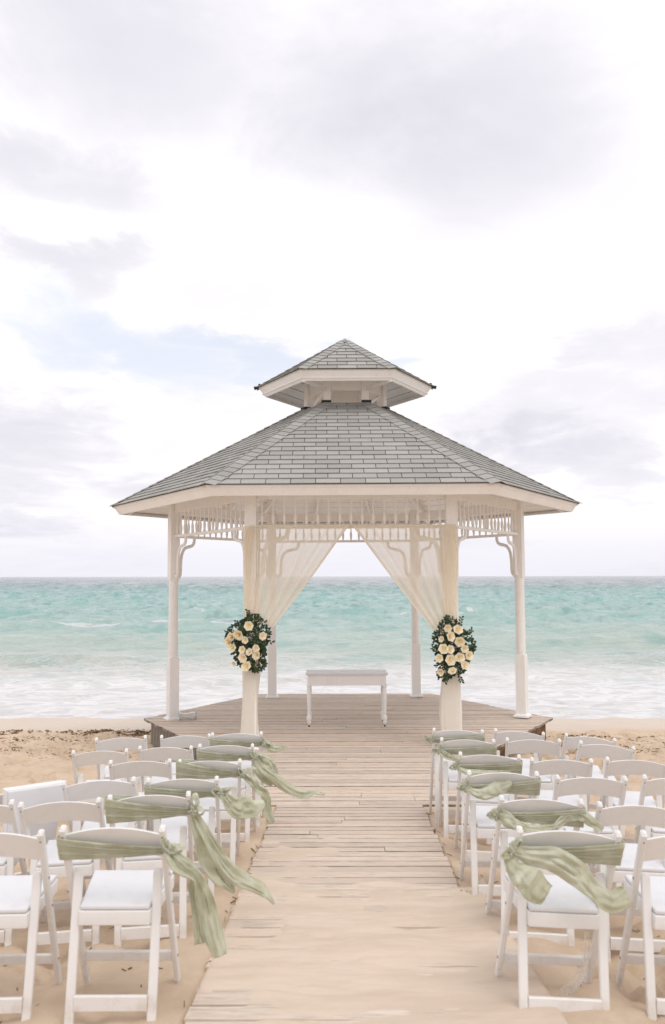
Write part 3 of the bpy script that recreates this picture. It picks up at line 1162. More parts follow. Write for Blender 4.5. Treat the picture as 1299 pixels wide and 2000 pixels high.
    for k in range(6):
        a, b = hv(R_e + .035, k, z_e - .03 * math.tan(slope) * .8), hv(R_t, k, z_t)
        hd = (b - a)
        HL = hd.length
        hd.normalize()
        side = Vector((-math.sin(R(60 * k)), math.cos(R(60 * k)), 0))
        upv = hd.cross(side)
        if upv.z < 0:
            upv = -upv
        step = exposure
        nc = int(HL / step)
        wd = .145 if not cupola else .13
        # drop of the two neighbouring faces away from the hip
        drop = wd * math.tan(R(60 - 60)) if False else wd * math.sin(slope) * .50
        for j in range(nc):
            s0, s1 = j * HL / nc - .004, (j + 1) * HL / nc + .02
            lo, hi = .028 + random.uniform(0, .002), .019
            tp = min(1.0, (HL - s0) / .35) if cupola else 1.0
            tp1 = min(1.0, max(HL - s1, 0.0) / .35) if cupola else 1.0
            P = []
            for ss, nn, tt in ((s0, lo, tp), (s1, hi, tp1)):
                for sg in (-1, 0, 1):
                    P.append(a + hd * ss + side * (sg * wd * tt) + upv * (nn - (drop * tt if sg else 0)))
            P += [q - upv * .006 for q in P]
            F = [(0, 1, 4, 3), (1, 2, 5, 4), (0, 6, 7, 1), (1, 7, 8, 2), (0, 3, 9, 6), (2, 8, 11, 5)]
            if k in (4, 5):
                c = sum(P, Vector()) / len(P)
                o = new_obj('ridge_cap', mesh_from([q - c for q in P], F, 'ridge_cap'), M['shingle'], root)
                o.location = c
            else:
                capstuff.add(P, F)
    new_obj('ridge_caps', mesh_from(capstuff.v, capstuff.f, 'ridge_caps'), M['shingle_s'], root, kind='stuff')
    return root


# face k lies between hip k and k+1; the front face is k=4 (240..300 degrees)
main = roof('main_roof', 3.552, 3.335, .66, 4.845, .045, .165, 20, .135, .305, (4,))
SIDE[0] = 1.0
cup = roof('cupola_roof', 1.385, 5.225, .012, 5.985, .03, .19, 9, .13, .29, (4,), cupola=True)

# boarded ceilings under both roofs
def ceiling(root, R_e, z_e, R_t, z_t, n, w_gap, as_parts):
    mbs = MB()
    for k in range(6):
        for j in range(n):
            f0, f1 = j / n, (j + 1) / n - w_gap
            r0, r1 = R_e + (R_t - R_e) * f0, R_e + (R_t - R_e) * f1
            z0, z1 = z_e + (z_t - z_e) * f0, z_e + (z_t - z_e) * f1
            P = [hv(r0, k, z0), hv(r0, k + 1, z0), hv(r1, k + 1, z1), hv(r1, k, z1)]
            P = [p + (sum(P, Vector()) / 4 - p) * .004 for p in P]
            P += [q + Vector((0, 0, .012)) for q in P]
            F = [(3, 2, 1, 0), (4, 5, 6, 7), (0, 1, 5, 4), (1, 2, 6, 5), (2, 3, 7, 6), (3, 0, 4, 7)]
            if as_parts:
                c = sum(P, Vector()) / 8
                o = new_obj('soffit_board', mesh_from([q - c for q in P], F, 'soffit_board'), M['paint'], root)
                o.location = c
            else:
                mbs.add(P, F)
    if not as_parts:
        new_obj('ceiling_boards', mesh_from(mbs.v, mbs.f), M['paint'], root, kind='stuff')


ceiling(cup, 1.33, 5.10, .05, 5.78, 8, .012, True)
SIDE[0] = 1.035
ceiling(main, 3.44, 3.255, .66, 4.72, 18, .004, False)
for k in range(6):          # hip rafters
    mb = MB()
    mb.beam(hv(3.35, k, 3.24), hv(.66, k, 4.66), .05, .12)
    new_obj('rafter', mb.mesh(), M['paint'], main)
    for t in (1 / 3, 2 / 3):
        a0 = hv(3.38, k).lerp(hv(3.38, k + 1), t)
        b0 = hv(.75, k).lerp(hv(.75, k + 1), t)
        mb = MB()
        mb.beam((a0.x, a0.y, 3.25), (b0.x, b0.y, 4.62), .04, .09)
        new_obj('rafter', mb.mesh(), M['paint'], main)

SIDE[0] = 1.0
# lantern between the two roofs
lan = empty('lantern', (0, 0, 0), parent=gaz)
RL = .585
for k in range(6):
    mb = MB()
    v = hv(RL, k)
    mb.box((0, 0, 5.0), (.115, .115, .62), {0: R(60), 3: R(-60)}.get(k, 0))
    o = new_obj('lantern_post', mb.mesh(bevel=.004), M['paint'], lan)
    o.location = v
    p, q = hv(RL, k), hv(RL, (k + 1) % 6)
    d = (q - p).normalized()
    L = (q - p).length
    c = (p + q) / 2
    ang = math.atan2(d.y, d.x)
    mb = MB()
    mb.box((c.x, c.y, 5.155), (L - .11, .03, .20), ang)
    new_obj('header_board', mb.mesh(bevel=.003), M['paint'], lan)
    mb = MB()
    mb.box((c.x, c.y, 4.80), (L - .11, .035, .06), ang)
    new_obj('sill_board', mb.mesh(bevel=.003), M['paint'], lan)
    if k in (3, 5, 0, 2):
        mb = MB()
        mb.beam((p + d * .07) + Vector((0, 0, 4.84)), (q - d * .07) + Vector((0, 0, 5.06)), .03, .04)
        new_obj('brace', mb.mesh(), M['paint'], lan)
    # outriggers from post to eave
    if k not in (4, 5):
        continue_brace = False
    else:
        continue_brace = True
    mb = MB()
    mb.beam(hv(RL + .05, k, 5.06), hv(1.28, k, 5.075), .035, .05)
    if continue_brace:
        new_obj('brace', mb.mesh(), M['paint'], lan)
    mb = MB()
    mb.box((0, 0, 0), (.15, .15, .035), {0: R(60), 3: R(-60)}.get(k, 0))
    o = new_obj('flashing', mb.mesh(bevel=.006), M['dark'], lan)
    o.location = hv(RL + .03, k, 4.872 if k in (0, 3) else 4.868)
# lead caps on the corners of the upper eave
for k in (0, 3):
    mb = MB()
    mb.tube([hv(1.33, k, 5.245), hv(1.46, k, 5.205)], [.018, .03], 8)
    mb.lathe([(.012, 0), (.028, .012), (.02, .035), (.005, .042)], tuple(hv(1.37, k, 5.24)), 8)
    new_obj('corner_cap', mb.mesh(), M['dark'], cup)
# apex cap
mb = MB()
mb.lathe([(.09, -.045), (.05, -.012), (.012, .012), (.003, .016)], (0, 0, 6.0), 6)
new_obj('apex_cap', mb.mesh(), M['shingle'], cup)

# ------------------------------------------------------------------ altar table
tab = empty('altar_table', (.205, 12.72, 0), (0, 0, R(.5)))
tag(tab, 'white console table with turned legs standing in the middle of the gazebo deck', 'table')
mb = MB()
mb.box((0, 0, .765), (1.21, .52, .022))
new_obj('table_top', mb.mesh(bevel=.006), M['seat'], tab)
mb = MB()
for s_ in (-1, 1):
    mb.box((0, s_ * .215, .675), (1.155, .022, .145))
    mb.box((s_ * .566, 0, .675), (.022, .408, .145))
new_obj('apron', mb.mesh(bevel=.003), M['paint'], tab)
mb = MB()
mb.box((0, -.222, .606), (1.185, .03, .014))
mb.box((0, -.224, .748), (1.185, .03, .012))
new_obj('moulding', mb.mesh(bevel=.003), M['paint'], tab)
lg = MB()
lg.lathe([(.036, .60), (.036, .575), (.026, .565), (.032, .55), (.026, .53), (.031, .50), (.029, .35), (.022, .19), (.020, .17), (.034, .155), (.038, .125), (.034, .10), (.022, .09),
          (.030, .078), (.030, .062), (.018, .045), (.016, .03)], n=14)
lg_me = smooth_angle(lg.mesh('leg'), 40)
cs = MB()
cs.lathe([(.011, .028), (.011, .0)], n=10)
cs_me = cs.mesh('caster')
for sx in (-1, 1):
    for sy in (-1, 1):
        o = new_obj('leg', lg_me, M['paint'], tab)
        o.location = (sx * .555, sy * .20, 0)
        c = new_obj('caster', cs_me, M['dark'], o)

# ------------------------------------------------------------------ hurricane glass lying on the deck
hg = MB()
prof = [(.062, 0), (.060, .01), (.054, .03), (.040, .07), (.036, .10), (.046, .15), (.060, .20), (.060, .235), (.052, .27)]
inner = [(r - .003, z + .006 if i == 0 else z) for i, (r, z) in enumerate(prof)]
hg.lathe([(.005, 0)] + prof + inner[::-1] + [(.005, .008)], n=28)
hgo = new_obj('hurricane_vase', hg.mesh(smooth=True), M['glass'])
hgo.location = (-2.37, 13.10, .061)
hgo.rotation_euler = (0, R(90), R(7))
tag(hgo, 'clear glass hurricane vase lying on its side beside the left gazebo post', 'vase')


# ------------------------------------------------------------------ curtains
def curtain(side):
    """swag of sheer cloth hung from the front rail, gathered at the post by the flowers"""
    px0 = GC.x + side * R_P / 2 + (-.025 if side > 0 else .02)
    yf = GC.y - R_P * math.sqrt(3) / 2
    zt = Z_RAIL + .025
    z_g = 1.60 if side < 0 else 1.52
    inner_top = .235
    nu, nv = 90, 70
    U, V = np.meshgrid(np.linspace(0, 1, nu), np.linspace(0, 1, nv))
    xo = px0 + side * .085
    # outer edge almost plumb, inner edge a hanging diagonal
    gather_out = px0 + side * .065
    gather_in = px0 - side * (.30 if side < 0 else .21)
    out_x = xo + (gather_out - xo) * V ** 1.2 + side * .01 * np.sin(V * 7)
    bel = V ** 1.0
    in_x = inner_top + (gather_in - inner_top) * (bel ** .92) - side * .075 * np.sin(np.pi * V)
    Xc = out_x + (in_x - out_x) * U ** (1.0)
    z_end = z_g + (.0) * U
    Zc = zt + (z_end - zt) * V + 0.05 * U * np.sin(np.pi * V) - .05 * U * V
    amp = .010 + .022 * (1 - V) * V ** .4 * 2
    nf = 5
    ph = 2 * np.pi * nf * (U ** 1.15 + .03 * np.sin(3 * V))
    Yc = yf - .075 - amp * np.sin(ph) - .05 * np.sin(np.pi * V) * U
    Yc -= .03 * sstep(.75, 1, V)
    me = grid_mesh(Xc, Yc, Zc)
    dn = .72 + .3 * V ** 1.5 + .45 * sstep(.955, .985, U) + .5 * sstep(.14, .02, U) + .22 * np.exp(-((U - .42 + .02 * V) / .010) ** 2) + .22 * np.exp(-((U - .66 - .03 * V) / .009) ** 2) + .16 * np.exp(-((U - .24) / .02) ** 2) + .14 * np.exp(-((U - .82 + .05 * V) / .012) ** 2)
    # heading: cloth doubled over the rail
    dn += .5 * sstep(.03, .0, V)
    at = me.attributes.new('dens', 'FLOAT', 'POINT')
    at.data.foreach_set('value', dn.astype(np.float32).ravel())
    root = empty('curtain', (0, 0, 0))
    new_obj('swag', me, M['sheer'], root)
    # heading tucked over the rail
    hx = np.linspace(inner_top, px0 - side * .08, 60)
    T = np.linspace(0, 1, 7)
    HX, HT = np.meshgrid(hx, T)
    HY = yf + np.cos(HT * np.pi) * -.04 - .001 + .004 * np.sin(HX * 70)
    HZ = zt - .045 + np.sin(HT * np.pi) * .052 + .004 * np.sin(HX * 45 + 1)
    me = grid_mesh(HX, HY, HZ)
    new_obj('heading', me, M['drape'], root)
    # lower length wrapped round the post down to the deck
    A_, Vv = np.meshgrid(np.linspace(0, 2 * np.pi, 64), np.linspace(0, 1, 40))
    wdx = .107 + .012 * np.sin(Vv * 9 + side) + .022 * sstep(.85, 1, Vv) + (.02 if side > 0 else 0)
    wdy = .102
    sgx = np.sign(np.cos(A_)) * np.abs(np.cos(A_)) ** .6
    sgy = np.sign(np.sin(A_)) * np.abs(np.sin(A_)) ** .6
    rip = 1 + .045 * np.sin(A_ * 5 + Vv * 2.5) + .03 * np.sin(A_ * 11 + 1 - Vv * 4)
    XX = px0 + wdx * sgx * rip + .012 * np.sin(Vv * 6)
    YY = yf + wdy * sgy * rip
    ZZ = 1.62 - 1.60 * Vv + .012 * np.sin(A_ * 3)
    new_obj('post_wrap', grid_mesh(XX, YY, ZZ), M['drape'], root)
    # upper length gathered down the post
    A_, Vv = np.meshgrid(np.linspace(0, 2 * np.pi, 72), np.linspace(0, 1, 30))
    sgx = np.sign(np.cos(A_)) * np.abs(np.cos(A_)) ** .6
    sgy = np.sign(np.sin(A_)) * np.abs(np.sin(A_)) ** .6
    rip = 1 + .06 * np.sin(A_ * 7 + Vv * 1.2) + .04 * np.sin(A_ * 13 + 2)
    XX = px0 + (.112 - .02 * Vv) * sgx * rip
    YY = yf + .108 * sgy * rip
    ZZ = (zt - .02) + (1.60 - zt) * Vv
    me = grid_mesh(XX, YY, ZZ)
    at = me.attributes.new('dens', 'FLOAT', 'POINT')
    at.data.foreach_set('value', (.62 + .3 * np.sin(A_ * 3 + 1)).astype(np.float32).ravel())
    new_obj('post_gather', me, M['sheer'], root)
    return root


c = curtain(-1)
tag(c, 'sheer cream curtain tied back to the front left gazebo post', 'curtain', 'curtains on the front of the gazebo')
c = curtain(1)
tag(c, 'sheer cream curtain tied back to the front right gazebo post', 'curtain', 'curtains on the front of the gazebo')


# ------------------------------------------------------------------ flowers
def rose_mesh():
    mb = MB()
    layers = [(3, .012, .020, .35), (4, .022, .026, .55), (5, .034, .026, .85), (6, .044, .022, 1.15)]
    for li, (cnt, rad, ht, open_) in enumerate(layers):
        for k in range(cnt):
            a0 = 2 * math.pi * k / cnt + li * .7
            span = 2 * math.pi / cnt * 1.45
            vs = []
            for j in range(4):
                t = j / 3
                rr = rad * (.35 + .75 * t ** .8) * (1 + .10 * li * t * t)
                yy = -(ht * math.sin(t * 1.9 - open_ * .45) * .9 + .004 * (3 - li))
                for i in range(5):
                    u = i / 4 - .5
                    a = a0 + u * span * (1 - .25 * t * t)
                    edge = -.004 * (abs(u) * 2) ** 2 * t
                    r2 = rr + edge + (.004 * math.cos(u * 9) * t if li > 1 else 0)
                    vs.append((r2 * math.cos(a), yy, r2 * math.sin(a)))
            fs = [(j * 5 + i, j * 5 + i + 1, (j + 1) * 5 + i + 1, (j + 1) * 5 + i) for j in range(3) for i in range(4)]
            mb.add(vs, fs)
    mb.lathe([(.001, .0), (.010, .004), (.014, .014), (.011, .024), (.004, .028)], n=8)
    mb.v[-40:] = [(x, -z - .006, y) for x, y, z in mb.v[-40:]]
    return mesh_from(mb.v, mb.f, 'rose', smooth=True)


rose_me = rose_mesh()


def leaf(mb, p, d, nrm, ln, wd):
    d = d.normalized()
    s_ = d.cross(nrm).normalized()
    n2 = s_.cross(d)
    a = p
    prof = [(0, .0), (.3, .42), (.62, .5), (.88, .3), (1, 0)]
    vs = []
    for t, w_ in prof:
        c = a + d * (ln * t) - n2 * (ln * .18 * t * t)
        vs.append(c + s_ * wd * w_ + n2 * wd * .12)
        vs.append(c)
        vs.append(c - s_ * wd * w_ + n2 * wd * .12)
    fs = []
    for i in range(4):
        b = i * 3
        fs += [(b, b + 1, b + 4, b + 3), (b + 1, b + 2, b + 5, b + 4)]
    mb.add(vs, fs)


def bouquet(cx, cy, cz, hw, hh, roses, sprigs, label):
    root = empty('flower_arrangement', (cx, cy, cz))
    tag(root, label, 'flowers', 'flower arrangements tied to the gazebo posts')
    mb = MB()
    rr = random.Random(int(cx * 100) + 5)
    for i in range(1100):
        a = rr.uniform(0, 2 * math.pi)
        q = math.sqrt(rr.random())
        ux, uz = q * math.cos(a), q * math.sin(a)
        dep = math.sqrt(max(0, 1 - q * q))
        wob = 1 + .12 * math.sin(3 * a + cx) + .08 * math.sin(5 * a)
        p = Vector((ux * hw * .92 * wob, -.03 - .13 * dep * rr.uniform(.4, 1), uz * hh * .92 * wob))
        d = Vector((ux + rr.gauss(0, .5), -.35 + rr.gauss(0, .35), uz + rr.gauss(0, .5)))
        nrm = Vector((rr.gauss(0, .4), -1, rr.gauss(0.2, .4)))
        leaf(mb, p, d, nrm, rr.uniform(.028, .050), rr.uniform(.018, .028))
    for (sx, sz, ex, ez, nl) in sprigs:
        p0, p1 = Vector((sx, -.06, sz)), Vector((ex, -.07, ez))
        mb.tube([p0, (p0 + p1) / 2 + Vector((.008, 0, .005)), p1], .0022, 5)
        for i in range(nl):
            t = (i + .5) / nl
            p = p0.lerp(p1, t)
            dr = (p1 - p0).normalized()
            sd_ = Vector((-dr.z, 0, dr.x)) * (1 if i % 2 else -1)
            leaf(mb, p, dr + sd_ * 1.0 + Vector((0, rr.uniform(-.4, .2), 0)), Vector((rr.gauss(0, .3), -1, .2)), rr.uniform(.035, .05), rr.uniform(.02, .028))
    new_obj('foliage', mesh_from(mb.v, mb.f, 'foliage', smooth=False), M['leaf'], root, kind='stuff')
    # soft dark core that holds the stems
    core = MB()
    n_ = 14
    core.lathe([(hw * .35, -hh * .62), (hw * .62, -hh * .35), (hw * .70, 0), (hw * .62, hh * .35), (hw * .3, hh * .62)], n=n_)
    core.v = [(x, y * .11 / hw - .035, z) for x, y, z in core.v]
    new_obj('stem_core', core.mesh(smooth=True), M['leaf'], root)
    for (x, z, sc) in roses:
        q = math.hypot(x / hw, z / hh)
        o = new_obj('rose', rose_me, M['rose'], root)
        o.location = (x, -.13 - .05 * math.sqrt(max(0, 1 - q * q)), z)
        o.rotation_euler = (R(-z / hh * -28 + rr.uniform(-14, 14)), rr.uniform(0, 6.28), R(x / hw * 32 + rr.uniform(-12, 12)))
        o.rotation_mode = 'XYZ'
        o.scale = (sc * .98, sc * .98, sc * rr.uniform(.82, .98))
    bb = MB()
    for cxx, czz, n_, sp_ in [(.03, .10, 26, .05), (.0, .04, 22, .045), (.10, .0, 12, .04), (.06, -.20, 14, .05), (-.06, -.12, 14, .05), (-.12, .05, 14, .05), (.12, .16, 12, .04), (-.14, .20, 10, .04)]:
        for i in range(n_):
            px, pz = cxx + rr.gauss(0, sp_ * .6), czz + rr.gauss(0, sp_ * .6)
            py = -.155 - rr.uniform(0, .04)
            r_ = rr.uniform(.0028, .0048)
            bb.add([(px + r_, py, pz), (px, py, pz + r_), (px - r_, py, pz), (px, py, pz - r_), (px, py - r_, pz), (px, py + r_, pz)],
                   [(0, 1, 4), (1, 2, 4), (2, 3, 4), (3, 0, 4), (1, 0, 5), (2, 1, 5), (3, 2, 5), (0, 3, 5)])
    new_obj('baby_breath', mesh_from(bb.v, bb.f), M['white_bud'], root, kind='stuff')
    return root


RL_ = [(.002, .21, 1), (-.123, .101, 1.25), (-.215, .071, 1.0), (-.25, .010, 1.1), (-.202, -.069, .95), (-.041, .034, .8), (-.077, -.088, .85), (.014, -.118, .85),
       (.093, -.072, .85), (.102, -.154, 1.05), (-.071, -.191, 1.05), (-.026, -.297, 1.15), (-.181, -.264, .6), (.178, .083, .9)]
RR_ = [(-.07, .266, .85), (.055, .249, 1.1), (-.042, .163, 1.1), (.08, .101, 1.15), (-.126, .007, 1.1), (-.048, .001, .95), (.136, .007, .85), (-.182, -.11, .9), (-.045, -.13, 1.2),
       (.072, -.099, 1.15), (.19, -.077, .95), (.14, -.199, 1.0), (-.017, -.272, .95), (-.165, -.28, .8), (-.15, .129, .7)]
yf = GC.y - R_P * math.sqrt(3) / 2 - .10
bouquet(-1.065, yf, 1.365, .275, .375, RL_,
        [(.0, .28, -.02, .40, 8), (.08, .25, .13, .33, 6), (-.12, .18, -.17, .27, 6), (.16, .03, .30, -.01, 6), (.14, .1, .25, .13, 6), (.05, -.3, .09, -.38, 6), (.12, -.2, .2, -.28, 6)],
        'rounded spray of cream roses and dark leaves tied to the left gazebo post')
bouquet(1.528, yf, 1.275, .265, .395, RR_,
        [(-.06, .3, -.09, .41, 7), (.1, .28, .12, .40, 7), (.18, .18, .25, .24, 6), (.2, .02, .28, .03, 5), (-.16, .15, -.22, .2, 6), (-.06, -.33, -.10, -.42, 6), (.08, -.33, .11, -.42, 6), (-.2, -.02, -.26, .02, 5)],
        'taller oval spray of cream roses and dark leaves tied to the right gazebo post')

# ------------------------------------------------------------------ folding chairs
TOPZ = .785


def leg_y(z):             # the long legs run from the back posts down to the front feet
    return .40 * (1 - z / TOPZ)


def chair_meshes():
    me = {}
    t = Vector((0, .40, -TOPZ)).normalized()
    # long legs with rounded tops
    for nm, s in (('L', -1), ('R', 1)):
        b = MB()
        p0 = Vector((s * .209, leg_y(0) + .02, -.04))
        p1 = Vector((s * .209, leg_y(TOPZ - .012), TOPZ - .012))
        b.beam(p0, p1, .024, .040, side=(1, 0, 0), ch=.005)
        m_ = b.mesh()
        # domed top
        c = MB()
        c.v, c.f = [], []
        tt = (p1 - p0).normalized()
        c.tube([p1 - tt * .001, p1 + tt * .007, p1 + tt * .012], [.0195, .015, .007], 10, flat=.62, side=(1, 0, 0))
        b2 = MB()
        b2.add(b.v, b.f)
        b2.add(c.v, c.f)
        me['leg' + nm] = smooth_angle(b2.mesh('leg'), 40)
        b = MB()
        q0 = Vector((s * (.171), .015, -.045))
        q1 = Vector((s * (.171), .122, .555))
        b.beam(q0, q1, .038, .024, side=(1, 0, 0), ch=.004)
        c = MB()
        tt = (q1 - q0).normalized()
        c.tube([q1 - tt * .001, q1 + tt * .010, q1 + tt * .017], [.012, .0118, .009], 12, flat=1.58, side=(1, 0, 0))
        b.add(c.v, c.f)
        me['rear' + nm] = smooth_angle(b.mesh('leg'), 40)
    # arched back rail, slightly dished
    nx = 18
    vs, fs = [], []
    for i in range(nx + 1):
        u = i / nx * 2 - 1
        x = u * .197
        arch = .026 * (1 - u * u)
        zt, zb = TOPZ - .042 + arch, TOPZ - .150 + arch * .72
        dish = .016 * (1 - u * u)
        for z, off in ((zt, -.009), (zt + .002, 0), (zt, .009), (zb, .009), (zb, -.009)):
            vs.append((x, leg_y(z) + off + dish, z))
    for i in range(nx):
        for j in range(5):
            fs.append((i * 5 + j, i * 5 + (j + 1) % 5, (i + 1) * 5 + (j + 1) % 5, (i + 1) * 5 + j))
    fs += [(4, 3, 2, 1, 0), tuple(nx * 5 + j for j in range(5))]
    b = MB()
    b.add(vs, fs)
    me['back'] = smooth_angle(b.mesh('back'), 45)
    # cross bars
    b = MB()
    z0 = .105
    b.beam((-.197, leg_y(z0), z0), (.197, leg_y(z0), z0), .020, .045, side=(0, .45, .1), ch=.003)
    me['front_bar'] = b.mesh('bar')
    b = MB()
    b.beam((-.152, .024, .055), (.152, .024, .055), .020, .062, side=(0, 1, 0), ch=.003)
    me['rear_bar'] = b.mesh('bar')
    # seat: frame below, pad above
    def slab(z0, z1, inset, bev):
        vv = []
        for z in (z0, z1):
            for (x, y_, ) in ((-.150 + inset, .055 + inset), (.150 - inset, .055 + inset), (.188 - inset, .425 - inset), (-.188 + inset, .425 - inset)):
                vv.append((x, y_, z + (y_ - .055) * .06))
        b_ = MB()
        b_.add(vv, [(3, 2, 1, 0), (4, 5, 6, 7), (0, 1, 5, 4), (1, 2, 6, 5), (2, 3, 7, 6), (3, 0, 4, 7)])
        return smooth_angle(b_.mesh('seat', bevel=bev, seg=3), 50)
    me['frame'] = slab(.355, .415, 0, .005)
    me['pad'] = slab(.417, .437, .004, .008)
    b = MB()
    for s in (-1, 1):
        for zz in (.545, .40, .105):
            b.tube([(s * .2205, leg_y(zz), zz), (s * .2235, leg_y(zz), zz)], .006, 8)
        b.tube([(s * .209, leg_y(.735) - .0215, .735), (s * .209, leg_y(.735) - .0235, .735)], .0045, 8)
    me['rivets'] = b.mesh('rivets')
    return me


CM = chair_meshes()


def make_chair():
    r_ = empty('folding_chair')
    for key, nm, mt in (('legL', 'leg', 'chair'), ('legR', 'leg', 'chair'), ('rearL', 'leg', 'chair'), ('rearR', 'leg', 'chair'), ('back', 'backrest', 'chair'),
                        ('front_bar', 'stretcher', 'chair'), ('rear_bar', 'stretcher', 'chair'), ('frame', 'seat_frame', 'chair'), ('pad', 'seat', 'seat'), ('rivets', 'rivets', 'rivet')):
        new_obj(nm, CM[key], M[mt], r_, kind='stuff' if nm == 'rivets' else None)
    return r_


def copy_thing(src):
    r_ = src.copy()
    COL.objects.link(r_)
    for ch in list(src.children):
        c_ = ch.copy()
        COL.objects.link(c_)
        c_.parent = r_
    return r_


ORD = {1: 'nearest the gazebo', 2: 'second from the gazebo', 3: 'third from the gazebo', 4: 'fourth from the gazebo', 5: 'second from the camera', 6: 'nearest the camera'}
YAW = {'LA': 3, 'LB': 4, 'LC': 6, 'RA': -3, 'RB': -4, 'RC': -6}
CH = {}
proto = make_chair()
for i, (nm, cx, cy, cz, rl) in enumerate(CHAIRS):
    o = proto if i == 0 else copy_thing(proto)
    r2 = random.Random(i + 50)
    yaw = R(YAW[nm[:2]] + r2.uniform(-3.2, 3.2))
    roll = R(-rl * .75)
    o.rotation_euler = (R(r2.uniform(-1.0, .6)), roll, yaw)
    mtx = o.rotation_euler.to_matrix()
    top = mtx @ Vector((0, 0, TOPZ))
    o.location = Vector((cx, cy, cz)) - top
    CH[nm] = o
    row = int(nm[2])
    sd_ = 'left' if nm[0] == 'L' else 'right'
    if nm[1] == 'A':
        lb = 'white folding chair wearing a sage sash, %s aisle, %s' % (sd_, ORD[row])
    elif nm[1] == 'B':
        lb = 'plain white folding chair, second seat out from the %s aisle, row %s' % (sd_, ORD[row])
    else:
        lb = 'plain white folding chair, third seat out from the %s aisle, row %s' % (sd_, ORD[row])
    tag(o, lb, 'chair', 'white folding chairs in rows on the sand')

# a folded-up chair standing askew among the others on the left
o = copy_thing(proto)
o.location = (-1.92, 5.32, .13)
o.rotation_euler = (R(3), R(2), R(44))
for ch in o.children:
    n0 = ch.name.split('.')[0]
    if n0 in ('seat', 'seat_frame'):
        # seat flipped up against the long legs
        ch.rotation_euler = (R(90), 0, 0)
        ch.location = (0, .35, .375)
tag(o, 'white folding chair half folded and turned askew at the left, seat flipped up', 'chair', 'white folding chairs in rows on the sand')


# ------------------------------------------------------------------ sashes
def catmull(P, n):
    P = np.array(P, float)
    out = []
    m_ = len(P) - 1
    for t in np.linspace(0, m_, n):
        i = min(int(t), m_ - 1)
        u = t - i
        p0, p1, p2, p3 = P[max(i - 1, 0)], P[i], P[i + 1], P[min(i + 2, m_)]
        out.append(.5 * (2 * p1 + (p2 - p0) * u + (2 * p0 - 5 * p1 + 4 * p2 - p3) * u * u + (3 * p1 - p0 - 3 * p2 + p3) * u ** 3))
    return np.array(out)


def ribbon(pts, widths, twist, folds=2.5, amp=.18, nu=46, nv=22, seed=0):
    C = catmull(pts, nu)
    Wd = np.interp(np.linspace(0, 1, nu), np.linspace(0, 1, len(widths)), widths)
    Wd = Wd * .88
    Tw = np.interp(np.linspace(0, 1, nu), np.linspace(0, 1, len(twist)), twist)
    T = np.gradient(C, axis=0)
    T /= np.linalg.norm(T, axis=1)[:, None] + 1e-9
    N0 = np.array([0, -1., 0])
    S = np.cross(T, N0)
    S /= np.linalg.norm(S, axis=1)[:, None] + 1e-9
    N = np.cross(S, T)
    c_, s_ = np.cos(Tw)[:, None], np.sin(Tw)[:, None]
    S2, N2 = S * c_ + N * s_, N * c_ - S * s_
    v = np.linspace(-.5, .5, nv)
    uu = np.linspace(0, 1, nu)
    X_ = np.zeros((nu, nv, 3))
    for j, vv in enumerate(v):
        q1 = vn(np.full(nu, (vv + .5) * folds * 1.5) + 1.1 * np.sin(3 * uu + seed), uu * 2.2 + seed * 3, 5) - .5
        q2 = vn(np.full(nu, (vv + .5) * folds * 3.7) - 1.6 * uu, uu * 5 + seed, 9) - .5
        q3 = vn(np.full(nu, (vv + .5) * folds * 4.0), uu * 14 + seed, 12) - .5
        f = amp * Wd * (3.6 * q1 + 3.6 * np.abs(q2) + 1.0 * q3)
        cur = .10 * Wd * (4 * vv * vv) * np.sin(uu * 5 + seed)
        edge = .05 * Wd * np.sin(9 * uu + seed + (3 if vv > 0 else 0)) * abs(vv) * 2
        X_[:, j] = C + S2 * ((vv * Wd) * (1 + 0.0) + edge * np.sign(vv))[:, None] + N2 * (f + cur)[:, None]
    return grid_mesh(X_[:, :, 0], X_[:, :, 1], X_[:, :, 2])


def add_thick(o, t=.0016):
    md = o.modifiers.new('cloth_thickness', 'SOLIDIFY')
    md.thickness = t
    md.offset = 0


